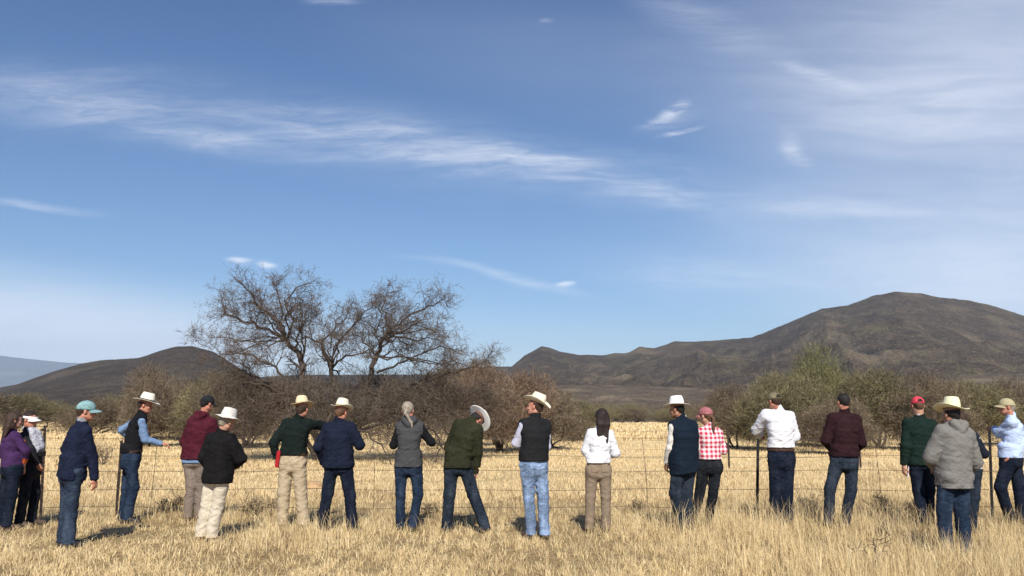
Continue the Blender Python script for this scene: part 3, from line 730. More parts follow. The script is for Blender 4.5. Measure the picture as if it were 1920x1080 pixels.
class Field:
    def __init__(s, lo, hi, h):
        s.h = h; s.o = np.asarray(lo, np.float32); n = np.ceil((np.asarray(hi)-s.o)/h).astype(int)+1
        s.ax = [s.o[i]+h*np.arange(n[i], dtype=np.float32) for i in range(3)]
        s.F = np.full(tuple(n), .3, np.float32)
    def sub(s, lo, hi):
        sl = tuple(slice(max(0, int((lo[i]-s.o[i])/s.h)), max(0, min(len(s.ax[i]), int((hi[i]-s.o[i])/s.h)+2))) for i in range(3))
        X = s.ax[0][sl[0]][:, None, None]; Y = s.ax[1][sl[1]][None, :, None]; Z = s.ax[2][sl[2]][None, None, :]
        return sl, X, Y, Z
    def comb(s, sl, d, k, mode='u'):
        f = s.F[sl]
        if mode == 'u':
            hh = np.clip(.5+.5*(f-d)/k, 0, 1); s.F[sl] = f*(1-hh)+d*hh-k*hh*(1-hh)
        else:
            hh = np.clip(.5-.5*(f+d)/k, 0, 1); s.F[sl] = f*(1-hh)+(-d)*hh+k*hh*(1-hh)
    def cone(s, a, b, r1, r2, k=.02, mode='u', flat=None, fk=1.0):
        a, b = np.asarray(a, np.float32), np.asarray(b, np.float32); R_ = max(r1, r2)+.05
        sl, X, Y, Z = s.sub(np.minimum(a, b)-R_, np.maximum(a, b)+R_)
        ab = b-a; L2 = float(ab@ab)+1e-9; x, y, z = X-a[0], Y-a[1], Z-a[2]
        t = np.clip((x*ab[0]+y*ab[1]+z*ab[2])/L2, 0, 1)
        qx, qy, qz = x-t*ab[0], y-t*ab[1], z-t*ab[2]
        if flat is not None:
            c = (qx*flat[0]+qy*flat[1]+qz*flat[2])*(fk-1); qx, qy, qz = qx+c*flat[0], qy+c*flat[1], qz+c*flat[2]
        s.comb(sl, np.sqrt(qx*qx+qy*qy+qz*qz)-(r1+(r2-r1)*t), k, mode)
    def ell(s, c, rad, M=None, k=.02, mode='u'):
        c = np.asarray(c, np.float32); m = max(rad)+.05; sl, X, Y, Z = s.sub(c-m, c+m)
        x, y, z = X-c[0], Y-c[1], Z-c[2]
        M = np.eye(3) if M is None else M   # columns are the axes
        q = [x*M[0, i]+y*M[1, i]+z*M[2, i] for i in range(3)]
        k0 = np.sqrt(sum((q[i]/rad[i])**2 for i in range(3)))+1e-6; k1 = np.sqrt(sum((q[i]/rad[i]**2)**2 for i in range(3)))+1e-6
        s.comb(sl, k0*(k0-1)/k1, k, mode)
    def loft(s, secs, k=.012):
        """secs: (centre, half width, half depth, right vector, forward vector)"""
        for A, B in zip(secs[:-1], secs[1:]):
            a, b = A[0], B[0]; m = max(A[1], B[1], A[2], B[2])+.05
            sl, X, Y, Z = s.sub(np.minimum(a, b)-m, np.maximum(a, b)+m)
            ab = b-a; L2 = float(ab@ab)+1e-9; x, y, z = X-a[0], Y-a[1], Z-a[2]
            t = np.clip((x*ab[0]+y*ab[1]+z*ab[2])/L2, 0, 1); qx, qy, qz = x-t*ab[0], y-t*ab[1], z-t*ab[2]
            r = unit(A[3]+B[3]); f = unit(A[4]+B[4]); u = unit(np.cross(r, f))
            w_ = A[1]+(B[1]-A[1])*t; d_ = A[2]+(B[2]-A[2])*t; e_ = np.minimum(w_, d_)*.6
            p = (qx*r[0]+qy*r[1]+qz*r[2]); q = (qx*f[0]+qy*f[1]+qz*f[2]); v = (qx*u[0]+qy*u[1]+qz*u[2])
            # slightly squared ellipse
            k0 = ((np.abs(p/w_)**2.4+np.abs(q/d_)**2.4)**(2/2.4)+(v/e_)**2)**.5+1e-6
            k1 = np.sqrt((p/w_**2)**2+(q/d_**2)**2+(v/e_**2)**2)+1e-6
            s.comb(sl, k0*(k0-1)/k1, k)
    def plane(s, p, n):
        """keep the side the normal points away from"""
        n = unit(n); X, Y, Z = s.ax[0][:, None, None], s.ax[1][None, :, None], s.ax[2][None, None, :]
        d = (X-p[0])*n[0]+(Y-p[1])*n[1]+(Z-p[2])*n[2]; s.F = np.maximum(s.F, d).astype(np.float32)
    def folds(s, amp, seed, fx=9, fz=20):
        m = np.abs(s.F) < .03; i = np.argwhere(m)
        x, y, z = s.ax[0][i[:, 0]], s.ax[1][i[:, 1]], s.ax[2][i[:, 2]]
        g = 70+seed
        n = 1-np.abs(2*vnoise(x*fx+g, y*fx+g, z*fz+x*6+g)-1)
        n2 = 1-np.abs(2*vnoise(x*fx*1.3+g*2, y*fx*1.3+g, z*fz*1.1-x*9+g)-1)
        n3 = vnoise(x*30+g, y*30+g, z*45+g)
        s.F[m] += amp*(.9-.75*n-.75*n2+.5*(n3-.5))
    def mesh(s, name, mat, parent, dec=None):
        V, F = surf_nets(s.F, s.o, s.h); return link_mesh(name, V, F, mat, parent)

def rotM(yaw, pitch=0., roll=0.):
    """columns right, forward, up; yaw clockwise from +Y, pitch > 0 bows the head, roll > 0 leans to the right"""
    m = Matrix.Rotation(-R(yaw), 3, 'Z') @ Matrix.Rotation(-R(pitch), 3, 'X') @ Matrix.Rotation(R(roll), 3, 'Y')
    return np.array(m)

# hats ---------------------------------------------------------------------------------------------------------
def cowboy_hat(parent, M, hc, col, tilt=(0, 0), brim=.185, curl=.05, crown=.115, band=(.05, .035, .025), soft=False, off=(0, -.005, .070), name='hat'):
    T = M @ np.array(Matrix.Rotation(-R(tilt[0]), 3, 'X') @ Matrix.Rotation(R(tilt[1]), 3, 'Y'))
    na, V = 56, []
    th = np.linspace(0, 2*math.pi, na, endpoint=False)
    def ring(rx, ry, z, wob=0):
        V.append(np.stack([rx*np.cos(th), ry*np.sin(th), z+0*th], -1))
    rows = []
    # brim from the edge inward, then crown side, then dented top
    for t in np.linspace(1, 0, 9):
        rx = .082+(brim*.93-.082)*t; ry = .100+(brim*1.08-.100)*t
        up = curl*t**1.8*np.abs(np.cos(th))**1.6*(1+0*th)-.014*t*np.abs(np.sin(th))**2
        if soft: up = -.030*t+.012*t*np.sin(3*th+1)
        rows.append(np.stack([rx*np.cos(th), ry*np.sin(th), up], -1))
    for t in np.linspace(.08, 1, 8):
        k = 1-.22*t**1.9 if not soft else 1-.16*t; px = 1-.10*t*np.clip(np.sin(th), 0, 1) if not soft else 1
        bul = .004*math.sin(t*math.pi)
        rows.append(np.stack([(.082*k*px+bul)*np.cos(th), (.100*k+bul)*np.sin(th), crown*t+0*th], -1))
    for t in np.linspace(.88, 0, 6):
        kt = .78 if not soft else .84; rx, ry = .082*kt*t, .100*kt*t
        x = rx*np.cos(th); dent = (.026*(1-t**2)*(1 if not soft else .25))
        rows.append(np.stack([x*(1-.10*np.clip(np.sin(th), 0, 1)), ry*np.sin(th), crown+.012*math.sin(math.pi*t)-dent+0*th], -1))
    P = np.stack(rows)
    if soft: P += .010*(np.stack([vnoise(P[..., 0]*25+40+i*9, P[..., 1]*25+40, P[..., 2]*25+40) for i in range(3)], -1)-.5)
    P = (P+np.array(off)).reshape(-1, 3) @ T.T + hc
    i = np.arange(len(P)).reshape(-1, na); j = np.roll(i, -1, 1)
    F = np.stack([i[:-1], j[:-1], j[1:], i[1:]], -1).reshape(-1, 4)
    o = link_mesh(name, P, F, col, parent)
    sm = o.modifiers.new('thick', 'SOLIDIFY'); sm.thickness = .004; sm.offset = 0
    if band is not None:
        rows = []
        for rr, z in ((.0865, .006), (.0865, .027)):
            rows.append(np.stack([rr*np.cos(th), (rr+.018)*np.sin(th), z+0*th], -1))
        P = (np.stack(rows)+np.array(off)).reshape(-1, 3) @ T.T + hc
        i = np.arange(len(P)).reshape(-1, na); j = np.roll(i, -1, 1)
        b = link_mesh('hat_band', P, np.stack([i[:-1], j[:-1], j[1:], i[1:]], -1).reshape(-1, 4), plain('band', band), o)
        b.modifiers.new('thick', 'SOLIDIFY').thickness = .002
    return o
def cap(parent, M, hc, mat, billmat=None, tilt=(0, 0), opening=False, visor=False, emblem=None):
    T = M @ np.array(Matrix.Rotation(-R(tilt[0]), 3, 'X') @ Matrix.Rotation(R(tilt[1]), 3, 'Y'))
    na = 48; th = np.linspace(0, 2*math.pi, na, endpoint=False); rows = []
    for a in (np.linspace(-8, 88, 12) if not visor else np.linspace(-8, 12, 4)):
        c_, s_ = math.cos(R(a)), math.sin(R(a))
        fr = 1+.03*np.clip(np.sin(th), 0, 1)*s_
        rows.append(np.stack([.086*c_*np.cos(th), .108*c_*np.sin(th)*fr-.008, .028+.100*s_*(1+.10*np.clip(np.sin(th), 0, 1)*c_)+0*th], -1))
    P = np.stack(rows).reshape(-1, 3) @ T.T + hc
    i = np.arange(len(P)).reshape(-1, na); j = np.roll(i, -1, 1)
    o = link_mesh('cap' if not visor else 'visor', P, np.stack([i[:-1], j[:-1], j[1:], i[1:]], -1).reshape(-1, 4), mat, parent)
    o.modifiers.new('thick', 'SOLIDIFY').thickness = .004
    # bill
    a = np.linspace(-1, 1, 19); rows = []
    for t in np.linspace(0, 1, 6):
        x = .080*a; y0 = .098*np.sqrt(np.clip(1-(a*.93)**2, 0, 1)); L = .078*np.sqrt(np.clip(1-a**4, .0, 1))
        rows.append(np.stack([x, y0+L*t-.004, .024-.030*a**2*(.5+.5*t)-.016*t], -1))
    P = np.stack(rows).reshape(-1, 3) @ T.T + hc; i = np.arange(len(P)).reshape(6, 19)
    b = link_mesh('bill', P, np.stack([i[:-1, :-1], i[1:, :-1], i[1:, 1:], i[:-1, 1:]], -1).reshape(-1, 4), billmat or mat, o)
    b.modifiers.new('thick', 'SOLIDIFY').thickness = .005
    if not visor:
        f = Field(np.array([-.02]*3), np.array([.02]*3), .003); f.ell((0, 0, 0), (.009, .009, .005), None, .002)
        V, F = surf_nets(f.F, f.o, f.h); link_mesh('button', (V+np.array([0, -.008, .129])) @ T.T + hc, F, mat, o)
    if opening:      # half-moon gap above the strap at the back
        a = np.linspace(-1, 1, 15); rows = []
        for t in (0, .5, 1):
            ang = R(270)+a*R(24); el = R(2)+t*R(26)*np.sqrt(np.clip(1-a*a, 0, 1)); rr = 1.035
            rows.append(np.stack([.086*rr*np.cos(el)*np.cos(ang), .108*rr*np.cos(el)*np.sin(ang)-.008, .028+.100*rr*np.sin(el)], -1))
        P = np.stack(rows).reshape(-1, 3) @ T.T + hc; i = np.arange(len(P)).reshape(3, 15)
        q = link_mesh('strap_opening', P, np.stack([i[:-1, :-1], i[1:, :-1], i[1:, 1:], i[:-1, 1:]], -1).reshape(-1, 4), plain('gap', (.02, .015, .012)), o)
        q.modifiers.new('thick', 'SOLIDIFY').thickness = .002
    return o

def hand(F, wr, d, n, curl=.5, side=1, spread=.0):
    """wr wrist, d pointing direction, n palm normal; side +1 puts the thumb on w"""
    d = unit(d); n = unit(n-d*np.dot(n, d)); w_ = np.cross(n, d)*side
    F.cone(wr, wr+d*.03, .024, .026, .01, flat=n, fk=1.35)
    F.cone(wr+d*.03-w_*.012, wr+d*.085-w_*.016, .026, .024, .01, flat=n, fk=1.75)
    F.cone(wr+d*.03+w_*.012, wr+d*.088+w_*.016, .026, .024, .01, flat=n, fk=1.75)
    for i, (o, L, r) in enumerate(((.031, .068, .0093), (.0105, .077, .0097), (-.0105, .071, .0092), (-.031, .056, .0083))):
        p = wr+d*(.088-abs(o)*.12)+w_*o; a = curl*(.55+.12*i); dd = unit(d+w_*o*spread*8)
        for s_, f_ in ((.46, 1.0), (.31, .92), (.23, .84)):
            q = p+(dd*math.cos(a)+n*math.sin(a))*L*s_; F.cone(p, q, r*f_, r*f_*.93, .004); p = q; a += curl*.75
    p = wr+d*.022+w_*.026; q = p+(d*.62+w_*.68+n*.25)*.040; F.cone(p, q, .0125, .0115, .008)
    q2 = q+unit(d*.9+w_*(.25-.3*curl)+n*(.2+.5*curl))*.030; F.cone(q, q2, .011, .0098, .004)
    F.cone(q2, q2+unit(d+n*(.3+curl*.5))*.022, .0095, .008, .004)

def build_person(S):
    Y = S['D']; b = S.get('b', 1.0); ht = S['ht']; k = ht/1.76; fem = S.get('fem', 0)
    hipx, hy = S['hip'][0], S['hip'][1] if len(S['hip']) > 1 else 0
    base = np.array([xat(hipx, .9, Y), Y, 0.])
    gzv = float(ground_z(base[0], base[1])); L = lambda p: np.asarray(p, float)-base
    root = tag(empty('person', tuple(base)), S['label'], 'person')
    ps, ph = S['yaw'], S.get('hyaw', S['yaw'])
    fw = lambda a: np.array([math.sin(R(a)), math.cos(R(a)), 0]); rt = lambda a: np.array([math.cos(R(a)), -math.sin(R(a)), 0])
    H = np.array([xat(hipx, .515*ht, Y)-base[0], hy, .515*ht])
    N = L(at(S['neck'][0], S['neck'][1], Y+(S['neck'][2] if len(S['neck']) > 2 else 0)))
    HC = L(at(S['head'][0], S['head'][1], Y+(S['head'][2] if len(S['head']) > 2 else 0)))
    up = unit(N-H); Rr, Ff = rt(ps), fw(ps); Rr = unit(Rr-up*np.dot(Rr, up)); Fs = unit(np.cross(up, Rr))
    Rh, Fh = rt(ph), fw(ph); hw = .150*k*S.get('sw', (.4+.6*b)*(1-.08*fem))
    sh = {1: N-up*.098*k+Rr*hw, -1: N-up*.098*k-Rr*hw}      # +1 right, -1 left
    for sgn, kk in ((1, 'shR'), (-1, 'shL')):
        if kk in S: sh[sgn] = L(at(S[kk][0], S[kk][1], Y+S[kk][2]))
    hipw = .088*k*(1+.10*fem); hp = {1: H+Rh*hipw-np.array([0, 0, .01]), -1: H-Rh*hipw-np.array([0, 0, .01])}
    kn, an = {}, {}
    for sgn, a, c in ((1, 'kR', 'aR'), (-1, 'kL', 'aL')):
        kx, ky = S[a][0], S[a][1]; axx, ay = S[c][0], S[c][1]; kz = .285*ht
        kn[sgn] = np.array([xat(kx, kz, Y+ky)-base[0], ky, kz]); an[sgn] = np.array([xat(axx, .1, Y+ay)-base[0], ay, .095])
    el, wr = {}, {}
    for sgn, a, c in ((1, 'eR', 'wR'), (-1, 'eL', 'wL')):
        el[sgn] = L(at(S[a][0], S[a][1], Y+S[a][2])); wr[sgn] = L(at(S[c][0], S[c][1], Y+S[c][2]))
        # keep human arm lengths
        ua, fa = .30*k, .255*k
        v = el[sgn]-sh[sgn]; n = np.linalg.norm(v); el[sgn] = sh[sgn]+v/n*min(max(n, ua*.88), ua*1.08)
        v = wr[sgn]-el[sgn]; n = np.linalg.norm(v); wr[sgn] = el[sgn]+v/n*min(max(n, fa*.88), fa*1.06)
    # --- torso sections, scaled by the clothes later
    wst = (.148-.02*fem)*k*b; hpw = (.165+.010*fem)*k*(1+(b-1)*.8)
    tl = np.linalg.norm(N-H)
    def secs(g=0., lower=1., belly=S.get('belly', 0.)):
        o = []
        for t, w_, d_ in ((-.16, hpw*.92, .118*k), (.0, hpw, .122*k*(1+(b-1)*.6)), (.2, (hpw+wst)*.5*1.0, .112*k*b), (.38, wst, .108*k*b), (.60, .152*k*b*(1-.05*fem), .116*k*b), (.76, .150*k*b*(1-.06*fem), .108*k*b), (.87, .082*k*b, .075*k)):
            c = H+(N-H)*t+Fs*(-.012*math.sin(max(t, 0)*math.pi)*1.6+ (.012 if t < .3 else 0)); m = np.clip(t/.5, 0, 1); r = unit(Rh*(1-m)+Rr*m); f = unit(Fh*(1-m)+Fs*m)
            if belly and .1 < t < .5: c = c+f*belly*.5; d_ += belly*.6
            o.append((c, w_+g, d_+g, r, f))
        return o
    M = rotM(*S['hrot']); Xh = lambda x, y, z: HC+M @ np.array([x, y, z])*k_h
    k_h = 1.0*(1-.03*fem)
    pts = np.array(list(sh.values())+list(kn.values())+list(an.values())+list(el.values())+list(wr.values())+[H, N, HC])
    lo, hi = pts.min(0)-.30, pts.max(0)+.30; lo[2] = -.06
    # ================= body
    B = Field(lo, hi, .0085)
    B.loft(secs(-.012))
    for s_ in (1, -1):
        B.cone(N-up*.05, sh[s_], .048, .052, .04)
        B.cone(sh[s_], el[s_], .050*k, .039*k, .03); B.cone(el[s_], el[s_]+(wr[s_]-el[s_])*.35, .039*k, .040*k, .015); B.cone(el[s_]+(wr[s_]-el[s_])*.35, wr[s_], .040*k, .0255*k, .015)
        B.cone(hp[s_], kn[s_], .082*k, .052*k, .03); B.cone(kn[s_], kn[s_]+(an[s_]-kn[s_])*.35, .052*k, .054*k, .02); B.cone(kn[s_]+(an[s_]-kn[s_])*.35, an[s_], .053*k, .036*k, .02)
        ft = fw(ph+s_*S.get('toe', 12)); B.cone(an[s_]-ft*.02-np.array([0, 0, .06]), an[s_]+ft*.15-np.array([0, 0, .07]), .030, .024, .02)
        hc_ = S.get('hnR' if s_ > 0 else 'hnL')    # (dir, palm normal, curl)
        fd = unit(wr[s_]-el[s_])
        if hc_: hd, hn, cu = np.array(hc_[0], float), np.array(hc_[1], float), hc_[2]
        else: hd, hn, cu = fd, -Rr*s_ if fd[2] < -.5 else np.array([0, 0, -1.]), .55
        hand(B, wr[s_], hd if np.linalg.norm(hd) > 0 else fd, hn, cu, s_)
    B.cone(N-up*.03, Xh(0, -.022, -.055), .062*k, .056, .02)
    B.ell(Xh(0, -.012, .032), (.074, .094, .083), M, .01); B.ell(Xh(0, .022, -.035), (.058, .070, .080), M, .03)
    B.ell(Xh(0, .066, -.095), (.022, .018, .016), M, .02); B.cone(Xh(-.03, .055, -.082), Xh(-.052, -.005, -.06), .016, .018, .02); B.cone(Xh(.03, .055, -.082), Xh(.052, -.005, -.06), .016, .018, .02)
    for s_ in (1, -1):
        B.ell(Xh(.030*s_, .086, .004), (.015, .010, .010), M, .008, 's'); B.cone(Xh(.012*s_, .085, .022), Xh(.042*s_, .074, .022), .008, .007, .01)
        B.ell(Xh(.042*s_, .062, -.028), (.020, .018, .018), M, .015); B.ell(Xh(.080*s_, -.012, -.010), (.009, .020, .032), M, .006)
    B.cone(Xh(0, .088, .010), Xh(0, .108, -.028), .007, .011, .008); B.ell(Xh(0, .098, -.034), (.017, .010, .009), M, .006)
    B.cone(Xh(-.018, .087, -.058), Xh(.018, .087, -.058), .006, .006, .005); B.cone(Xh(-.016, .085, -.070), Xh(.016, .085, -.070), .007, .007, .005)
    B.cone(Xh(-.020, .096, -.0645), Xh(.020, .096, -.0645), .003, .003, .003, 's')
    body = B.mesh('body', S['skin'], root)
    for s_ in (1, -1):
        E = Field(Xh(.030*s_, .078, .004)-.016, Xh(.030*s_, .078, .004)+.016, .003); E.ell(Xh(.030*s_, .077, .004), (.0115, .0115, .0105), M, .002); E.mesh('eye', M_eye, body)
    # ================= trousers
    P = Field(lo, hi, .0095); g = S.get('loose', .014)
    wz = H[2]+.115*k; hemP = .045
    P.loft([q for q in secs(.010 if not S.get('tuck') else .014)[:4]])
    for s_ in (1, -1):
        kk = kn[s_]; aa = an[s_]
        P.cone(hp[s_]-Fh*.005, kk, (.090+.006*fem)*k*(1+(b-1)*.5)+g*.35, .060*k+g, .035)
        P.cone(kk, aa+(kk-aa)*.15, .060*k+g, .050*k+g*1.1, .02); P.cone(aa+(kk-aa)*.15, aa-np.array([0, 0, .03]), .050*k+g*1.1, .056*k+g, .02)
        P.ell(hp[s_]-Fh*.062*k-Rh*s_*.008-np.array([0, 0, .035]), (.078*k, .058*k, .085*k), np.stack([Rh, Fh, [0, 0, 1]], 1), .03)
    P.folds(S.get('pfold', .009)*1.15, S['seed'], 7, 14)
    P.plane(np.array([0, 0, wz]), (0, 0, 1)); P.plane(np.array([0, 0, hemP]), (0, 0, -1))
    PM = P.mesh(S.get('pname', 'jeans'), S['pants'], root)
    def shell(name, mat, box_c, box_r, grow_, parent, axes=np.eye(3), h=.005, src=P, round_=0):
        """a thin raised piece of the garment src inside an oriented box"""
        ext = np.abs(axes) @ np.array(box_r)+.02; lo2, hi2 = box_c-ext, box_c+ext
        f = Field(lo2, hi2, h); X, Y_, Z = np.meshgrid(*f.ax, indexing='ij')
        gi = [(A-src.o[i])/src.h for i, A in enumerate((X, Y_, Z))]
        i0 = [np.clip(np.floor(q).astype(int), 0, src.F.shape[i]-2) for i, q in enumerate(gi)]; fr = [np.clip(q-p, 0, 1) for q, p in zip(gi, i0)]
        v = 0
        for a in (0, 1):
            for b_ in (0, 1):
                for c in (0, 1):
                    v = v+src.F[i0[0]+a, i0[1]+b_, i0[2]+c]*(fr[0] if a else 1-fr[0])*(fr[1] if b_ else 1-fr[1])*(fr[2] if c else 1-fr[2])
        q = [(X-box_c[0])*axes[0, i]+(Y_-box_c[1])*axes[1, i]+(Z-box_c[2])*axes[2, i] for i in range(3)]
        bx = np.maximum(np.maximum(np.abs(q[0])-box_r[0], np.abs(q[1])-box_r[1]), np.abs(q[2])-box_r[2])
        f.F = np.maximum(np.maximum(v-grow_, -(v+.012)), bx).astype(np.float32)
        if (f.F < 0).sum() < 20: return None
        return f.mesh(name, mat, parent)
    if S.get('pockets', 1):
        ax = np.stack([Rh, Fh, [0, 0, 1]], 1)
        for s_ in (1, -1):
            shell('pocket', S['pants2'], H-Fh*.13*k+Rh*s_*.075*k+np.array([0, 0, .015]), (.052*k, .09, .060*k), .0055, PM, ax)
    if S.get('tuck'):
        shell('belt', S.get('beltm', M_belt), H+np.array([0, 0, .095*k]), (.30, .30, .018), .008, root)
    # ================= top
    def top(name, mat, g, hem, sleeves=True, slen=1.0, collar=0, fold=.008, neckcut=True, arm_r=.0, puff=0):
        T_ = Field(lo, hi, .0095); T_.loft(secs(g))
        for s_ in (1, -1):
            T_.cone(N-up*.040*k, sh[s_]+up*.004, .046+g*.4, .055*k+g*.5, .04)
            if sleeves:
                e, w2 = el[s_], el[s_]+(wr[s_]-el[s_])*slen
                T_.cone(sh[s_], e, .058*k+g*.8+arm_r, .049*k+g*.7+arm_r, .032); T_.cone(e, w2, .049*k+g*.7+arm_r, .036*k+g*.6+arm_r*.8, .02)
            else: T_.cone(sh[s_]+up*.01, sh[s_]-up*.05, .056*k+g, .054*k+g, .03); T_.cone(N-up*.045*k, sh[s_]-Rr*s_*.02+up*.01, .050+g*.8, .058*k+g*.8, .04)
        if S.get('fem') and sleeves: 
            for s_ in (1, -1): T_.ell(H+(N-H)*.66+Fs*.085+Rr*s_*.065, (.062, .055, .062), None, .03)
        hz = hem
        if hz < H[2]+.06:
            for s_ in (1, -1): T_.ell(hp[s_]-Fh*.062*k-Rh*s_*.008-np.array([0, 0, .035]), (.078*k+g, .058*k+g+.006, .085*k+g), np.stack([Rh, Fh, [0, 0, 1]], 1), .03)
        if hz < H[2]+.10: T_.loft([(H+np.array([0, 0, z]), hpw*.97+g*.9, .126*k+g*1.1, Rh, Fh) for z in (hz-H[2]-.05, .06, .16)])
        if collar: T_.cone(N-up*.03, N+unit(Xh(0, -.02, -.06)-N)*collar, .066*k+g*.3, .060+g*.3, .015)
        T_.folds(fold*1.15, S['seed']+name.__len__(), 5, 13)
        hn_ = unit(np.array([S.get('hemtilt', 0), 0, -1.])); T_.plane(np.array([H[0], 0, hz]), hn_)
        return T_
    tops = S['tops']; hem = zpix(S['hem'], Y)
    for td in tops:
        kind = td['n']; hz = hem+td.get('dh', 0)
        T_ = top(kind, td['m'], td.get('g', .014), hz, td.get('sl', True), td.get('len', .97), td.get('collar', .03), td.get('fold', .008), arm_r=td.get('ar', 0))
        if kind == 'vest':
            for s_ in (1, -1):
                T_.cone(sh[s_]+Rr*s_*.075, el[s_]+Rr*s_*.075, .058, .058, .01, 's')
        if td.get('hood'):
            back = N-Fs*.075*k
            T_.cone(back+Rr*.075+up*.012, back-Fs*.04-up*.055, .040, .034, .03); T_.cone(back-Rr*.075+up*.012, back-Fs*.04-up*.055, .040, .034, .03)
            T_.cone(back+Rr*.06+up*.035, back-Rr*.06+up*.035, .028, .028, .03)
            T_.cone(N+Rr*.085+up*.0, N+Fs*.06-up*.03, .032, .025, .03); T_.cone(N-Rr*.085+up*.0, N+Fs*.06-up*.03, .032, .025, .03)
        TM = T_.mesh(kind, td['m'], root); tag(TM, td.get('lab'))
        if td.get('open'):    # front opening showing the shirt below
            pass
        if td.get('rib'):
            shell('hem_band', td['rib'], np.array([H[0], H[1], hz+.028]), (.33, .3, .026), .006, TM, src=T_, h=.006)
        for s_ in (1, -1):
            if td.get('cuff'):
                w2 = el[s_]+(wr[s_]-el[s_])*td.get('len', .97); d_ = unit(wr[s_]-el[s_])
                c_ = Field(w2-.08, w2+.08, .005); c_.cone(w2-d_*.022, w2+d_*.010, .033*k+td['g']*.6, .032*k+td['g']*.6, .004); c_.plane(w2+d_*.012, d_); c_.mesh('cuff', td['cuff'], TM)
    # ================= shoes
    for s_ in (1, -1):
        ft = fw(ph+s_*S.get('toe', 12)); a = an[s_].copy(); F_ = Field(a+np.array([-.26, -.26, -.13]), a+np.array([.26, .26, .12]), .0075)
        z0 = np.array([0, 0, 1.])
        F_.cone(a-z0*.0, a-z0*.05, .050, .046, .02); F_.cone(a-ft*.03-z0*.055, a+ft*.05-z0*.052, .040, .044, .02); F_.cone(a+ft*.05-z0*.055, a+ft*.165-z0*.063, .044, .031, .02)
        F_.plane(a-z0*.093, -z0); q = F_.mesh(S.get('sname', 'boot'), S['shoe'], root)
        sl_ = Field(a+np.array([-.26, -.26, -.13]), a+np.array([.26, .26, .0]), .0065); sl_.cone(a-ft*.035-z0*.085, a+ft*.05-z0*.085, .043, .047, .02); sl_.cone(a+ft*.05-z0*.085, a+ft*.168-z0*.085, .047, .035, .02)
        sl_.plane(a-z0*.078, z0); sl_.plane(a-z0*.0945, -z0); sl_.mesh('sole', M_sole, q)
    # ================= hair
    hs_ = S.get('hair')
    if hs_:
        Hh = Field(HC-np.array([.30, .30, .55]), HC+np.array([.30, .30, .22]), .0075)
        Hh.ell(Xh(0, -.020, .038), (.083, .098, .088), M, .01); Hh.cone(Xh(0, -.060, -.02), Xh(0, -.055, -.05), .050, .045, .03)
        if hs_ == 'long':
            for x in (-.055, -.02, .02, .055):
                p0 = Xh(x, -.055, 0); p1 = Xh(x*1.05, -.075, -.10); p2 = N+Rr*(x*1.15+.012)-Fs*(.125*k)-up*(S.get('hlen', .12)+.05*math.sin(x*90+S['seed']))
                Hh.cone(p0, p1, .042, .038, .03); Hh.cone(p1, p2, .036, .013, .018)
            for s_ in (1, -1): Hh.cone(Xh(.066*s_, 0, .02), Xh(.070*s_, -.02, -.10), .026, .024, .03)
        if hs_ == 'pony':
            p = [Xh(0, -.10, .0), Xh(0, -.135, -.05), N-Fs*.12*k+Rr*S.get('ponyx', 0)-up*.02, N-Fs*.13*k+Rr*S.get('ponyx', 0)*1.4-up*S.get('hlen', .13)]
            for a, b_, r1, r2 in zip(p[:-1], p[1:], (.020, .022, .020), (.022, .020, .008)): Hh.cone(a, b_, r1, r2, .012)
        fwd = M[:, 1]; upv = M[:, 2]
        # hairline: cut the face side away, leave the fringe line
        X, Y_, Z = [a - HC[i] for i, a in enumerate((Hh.ax[0][:, None, None], Hh.ax[1][None, :, None], Hh.ax[2][None, None, :]))]
        yf = X*M[0, 1]+Y_*M[1, 1]+Z*M[2, 1]; zf = X*M[0, 2]+Y_*M[1, 2]+Z*M[2, 2]
        cut = np.minimum(yf-(.005 if hs_ != 'long' else .02), (.058-zf)+.0); Hh.F = np.maximum(Hh.F, cut).astype(np.float32)
        if hs_ == 'short':
            Hh.F = np.maximum(Hh.F, (-.062-zf)).astype(np.float32)
        for s_ in (1, -1): Hh.ell(Xh(.084*s_, -.005, -.010), (.020, .020, .030), M, .006, 's')
        if S.get('hat') in ('hat', 'cap'): Hh.F = np.maximum(Hh.F, zf-(.045 if S['hat'] == 'hat' else .016)).astype(np.float32)
        # strands
        m = np.abs(Hh.F) < .02; ii = np.argwhere(m); x, y, z = Hh.ax[0][ii[:, 0]], Hh.ax[1][ii[:, 1]], Hh.ax[2][ii[:, 2]]
        Hh.F[m] += .006*(vnoise(x*55+60, y*55+60, z*9+60)-.5)+.006*(vnoise(x*20+60, y*20+60, z*12+60)-.5)
        Hh.mesh('hair', S['hairm'], root)
    # ================= head wear
    if S.get('hat') == 'hat': cowboy_hat(root, M, HC, S['hatm'], **S.get('hatk', {}))
    if S.get('hat') == 'cap': cap(root, M, HC, S['hatm'], **S.get('hatk', {}))
    if S.get('hat') == 'visor': cap(root, M, HC, S['hatm'], visor=True)
    S['_'] = dict(base=base, N=N, H=H, Fs=Fs, Rr=Rr, up=up, wr=wr, el=el, HC=HC, M=M, root=root, sh=sh, fd={s_: unit(wr[s_]-el[s_]) for s_ in (1, -1)})
    return root

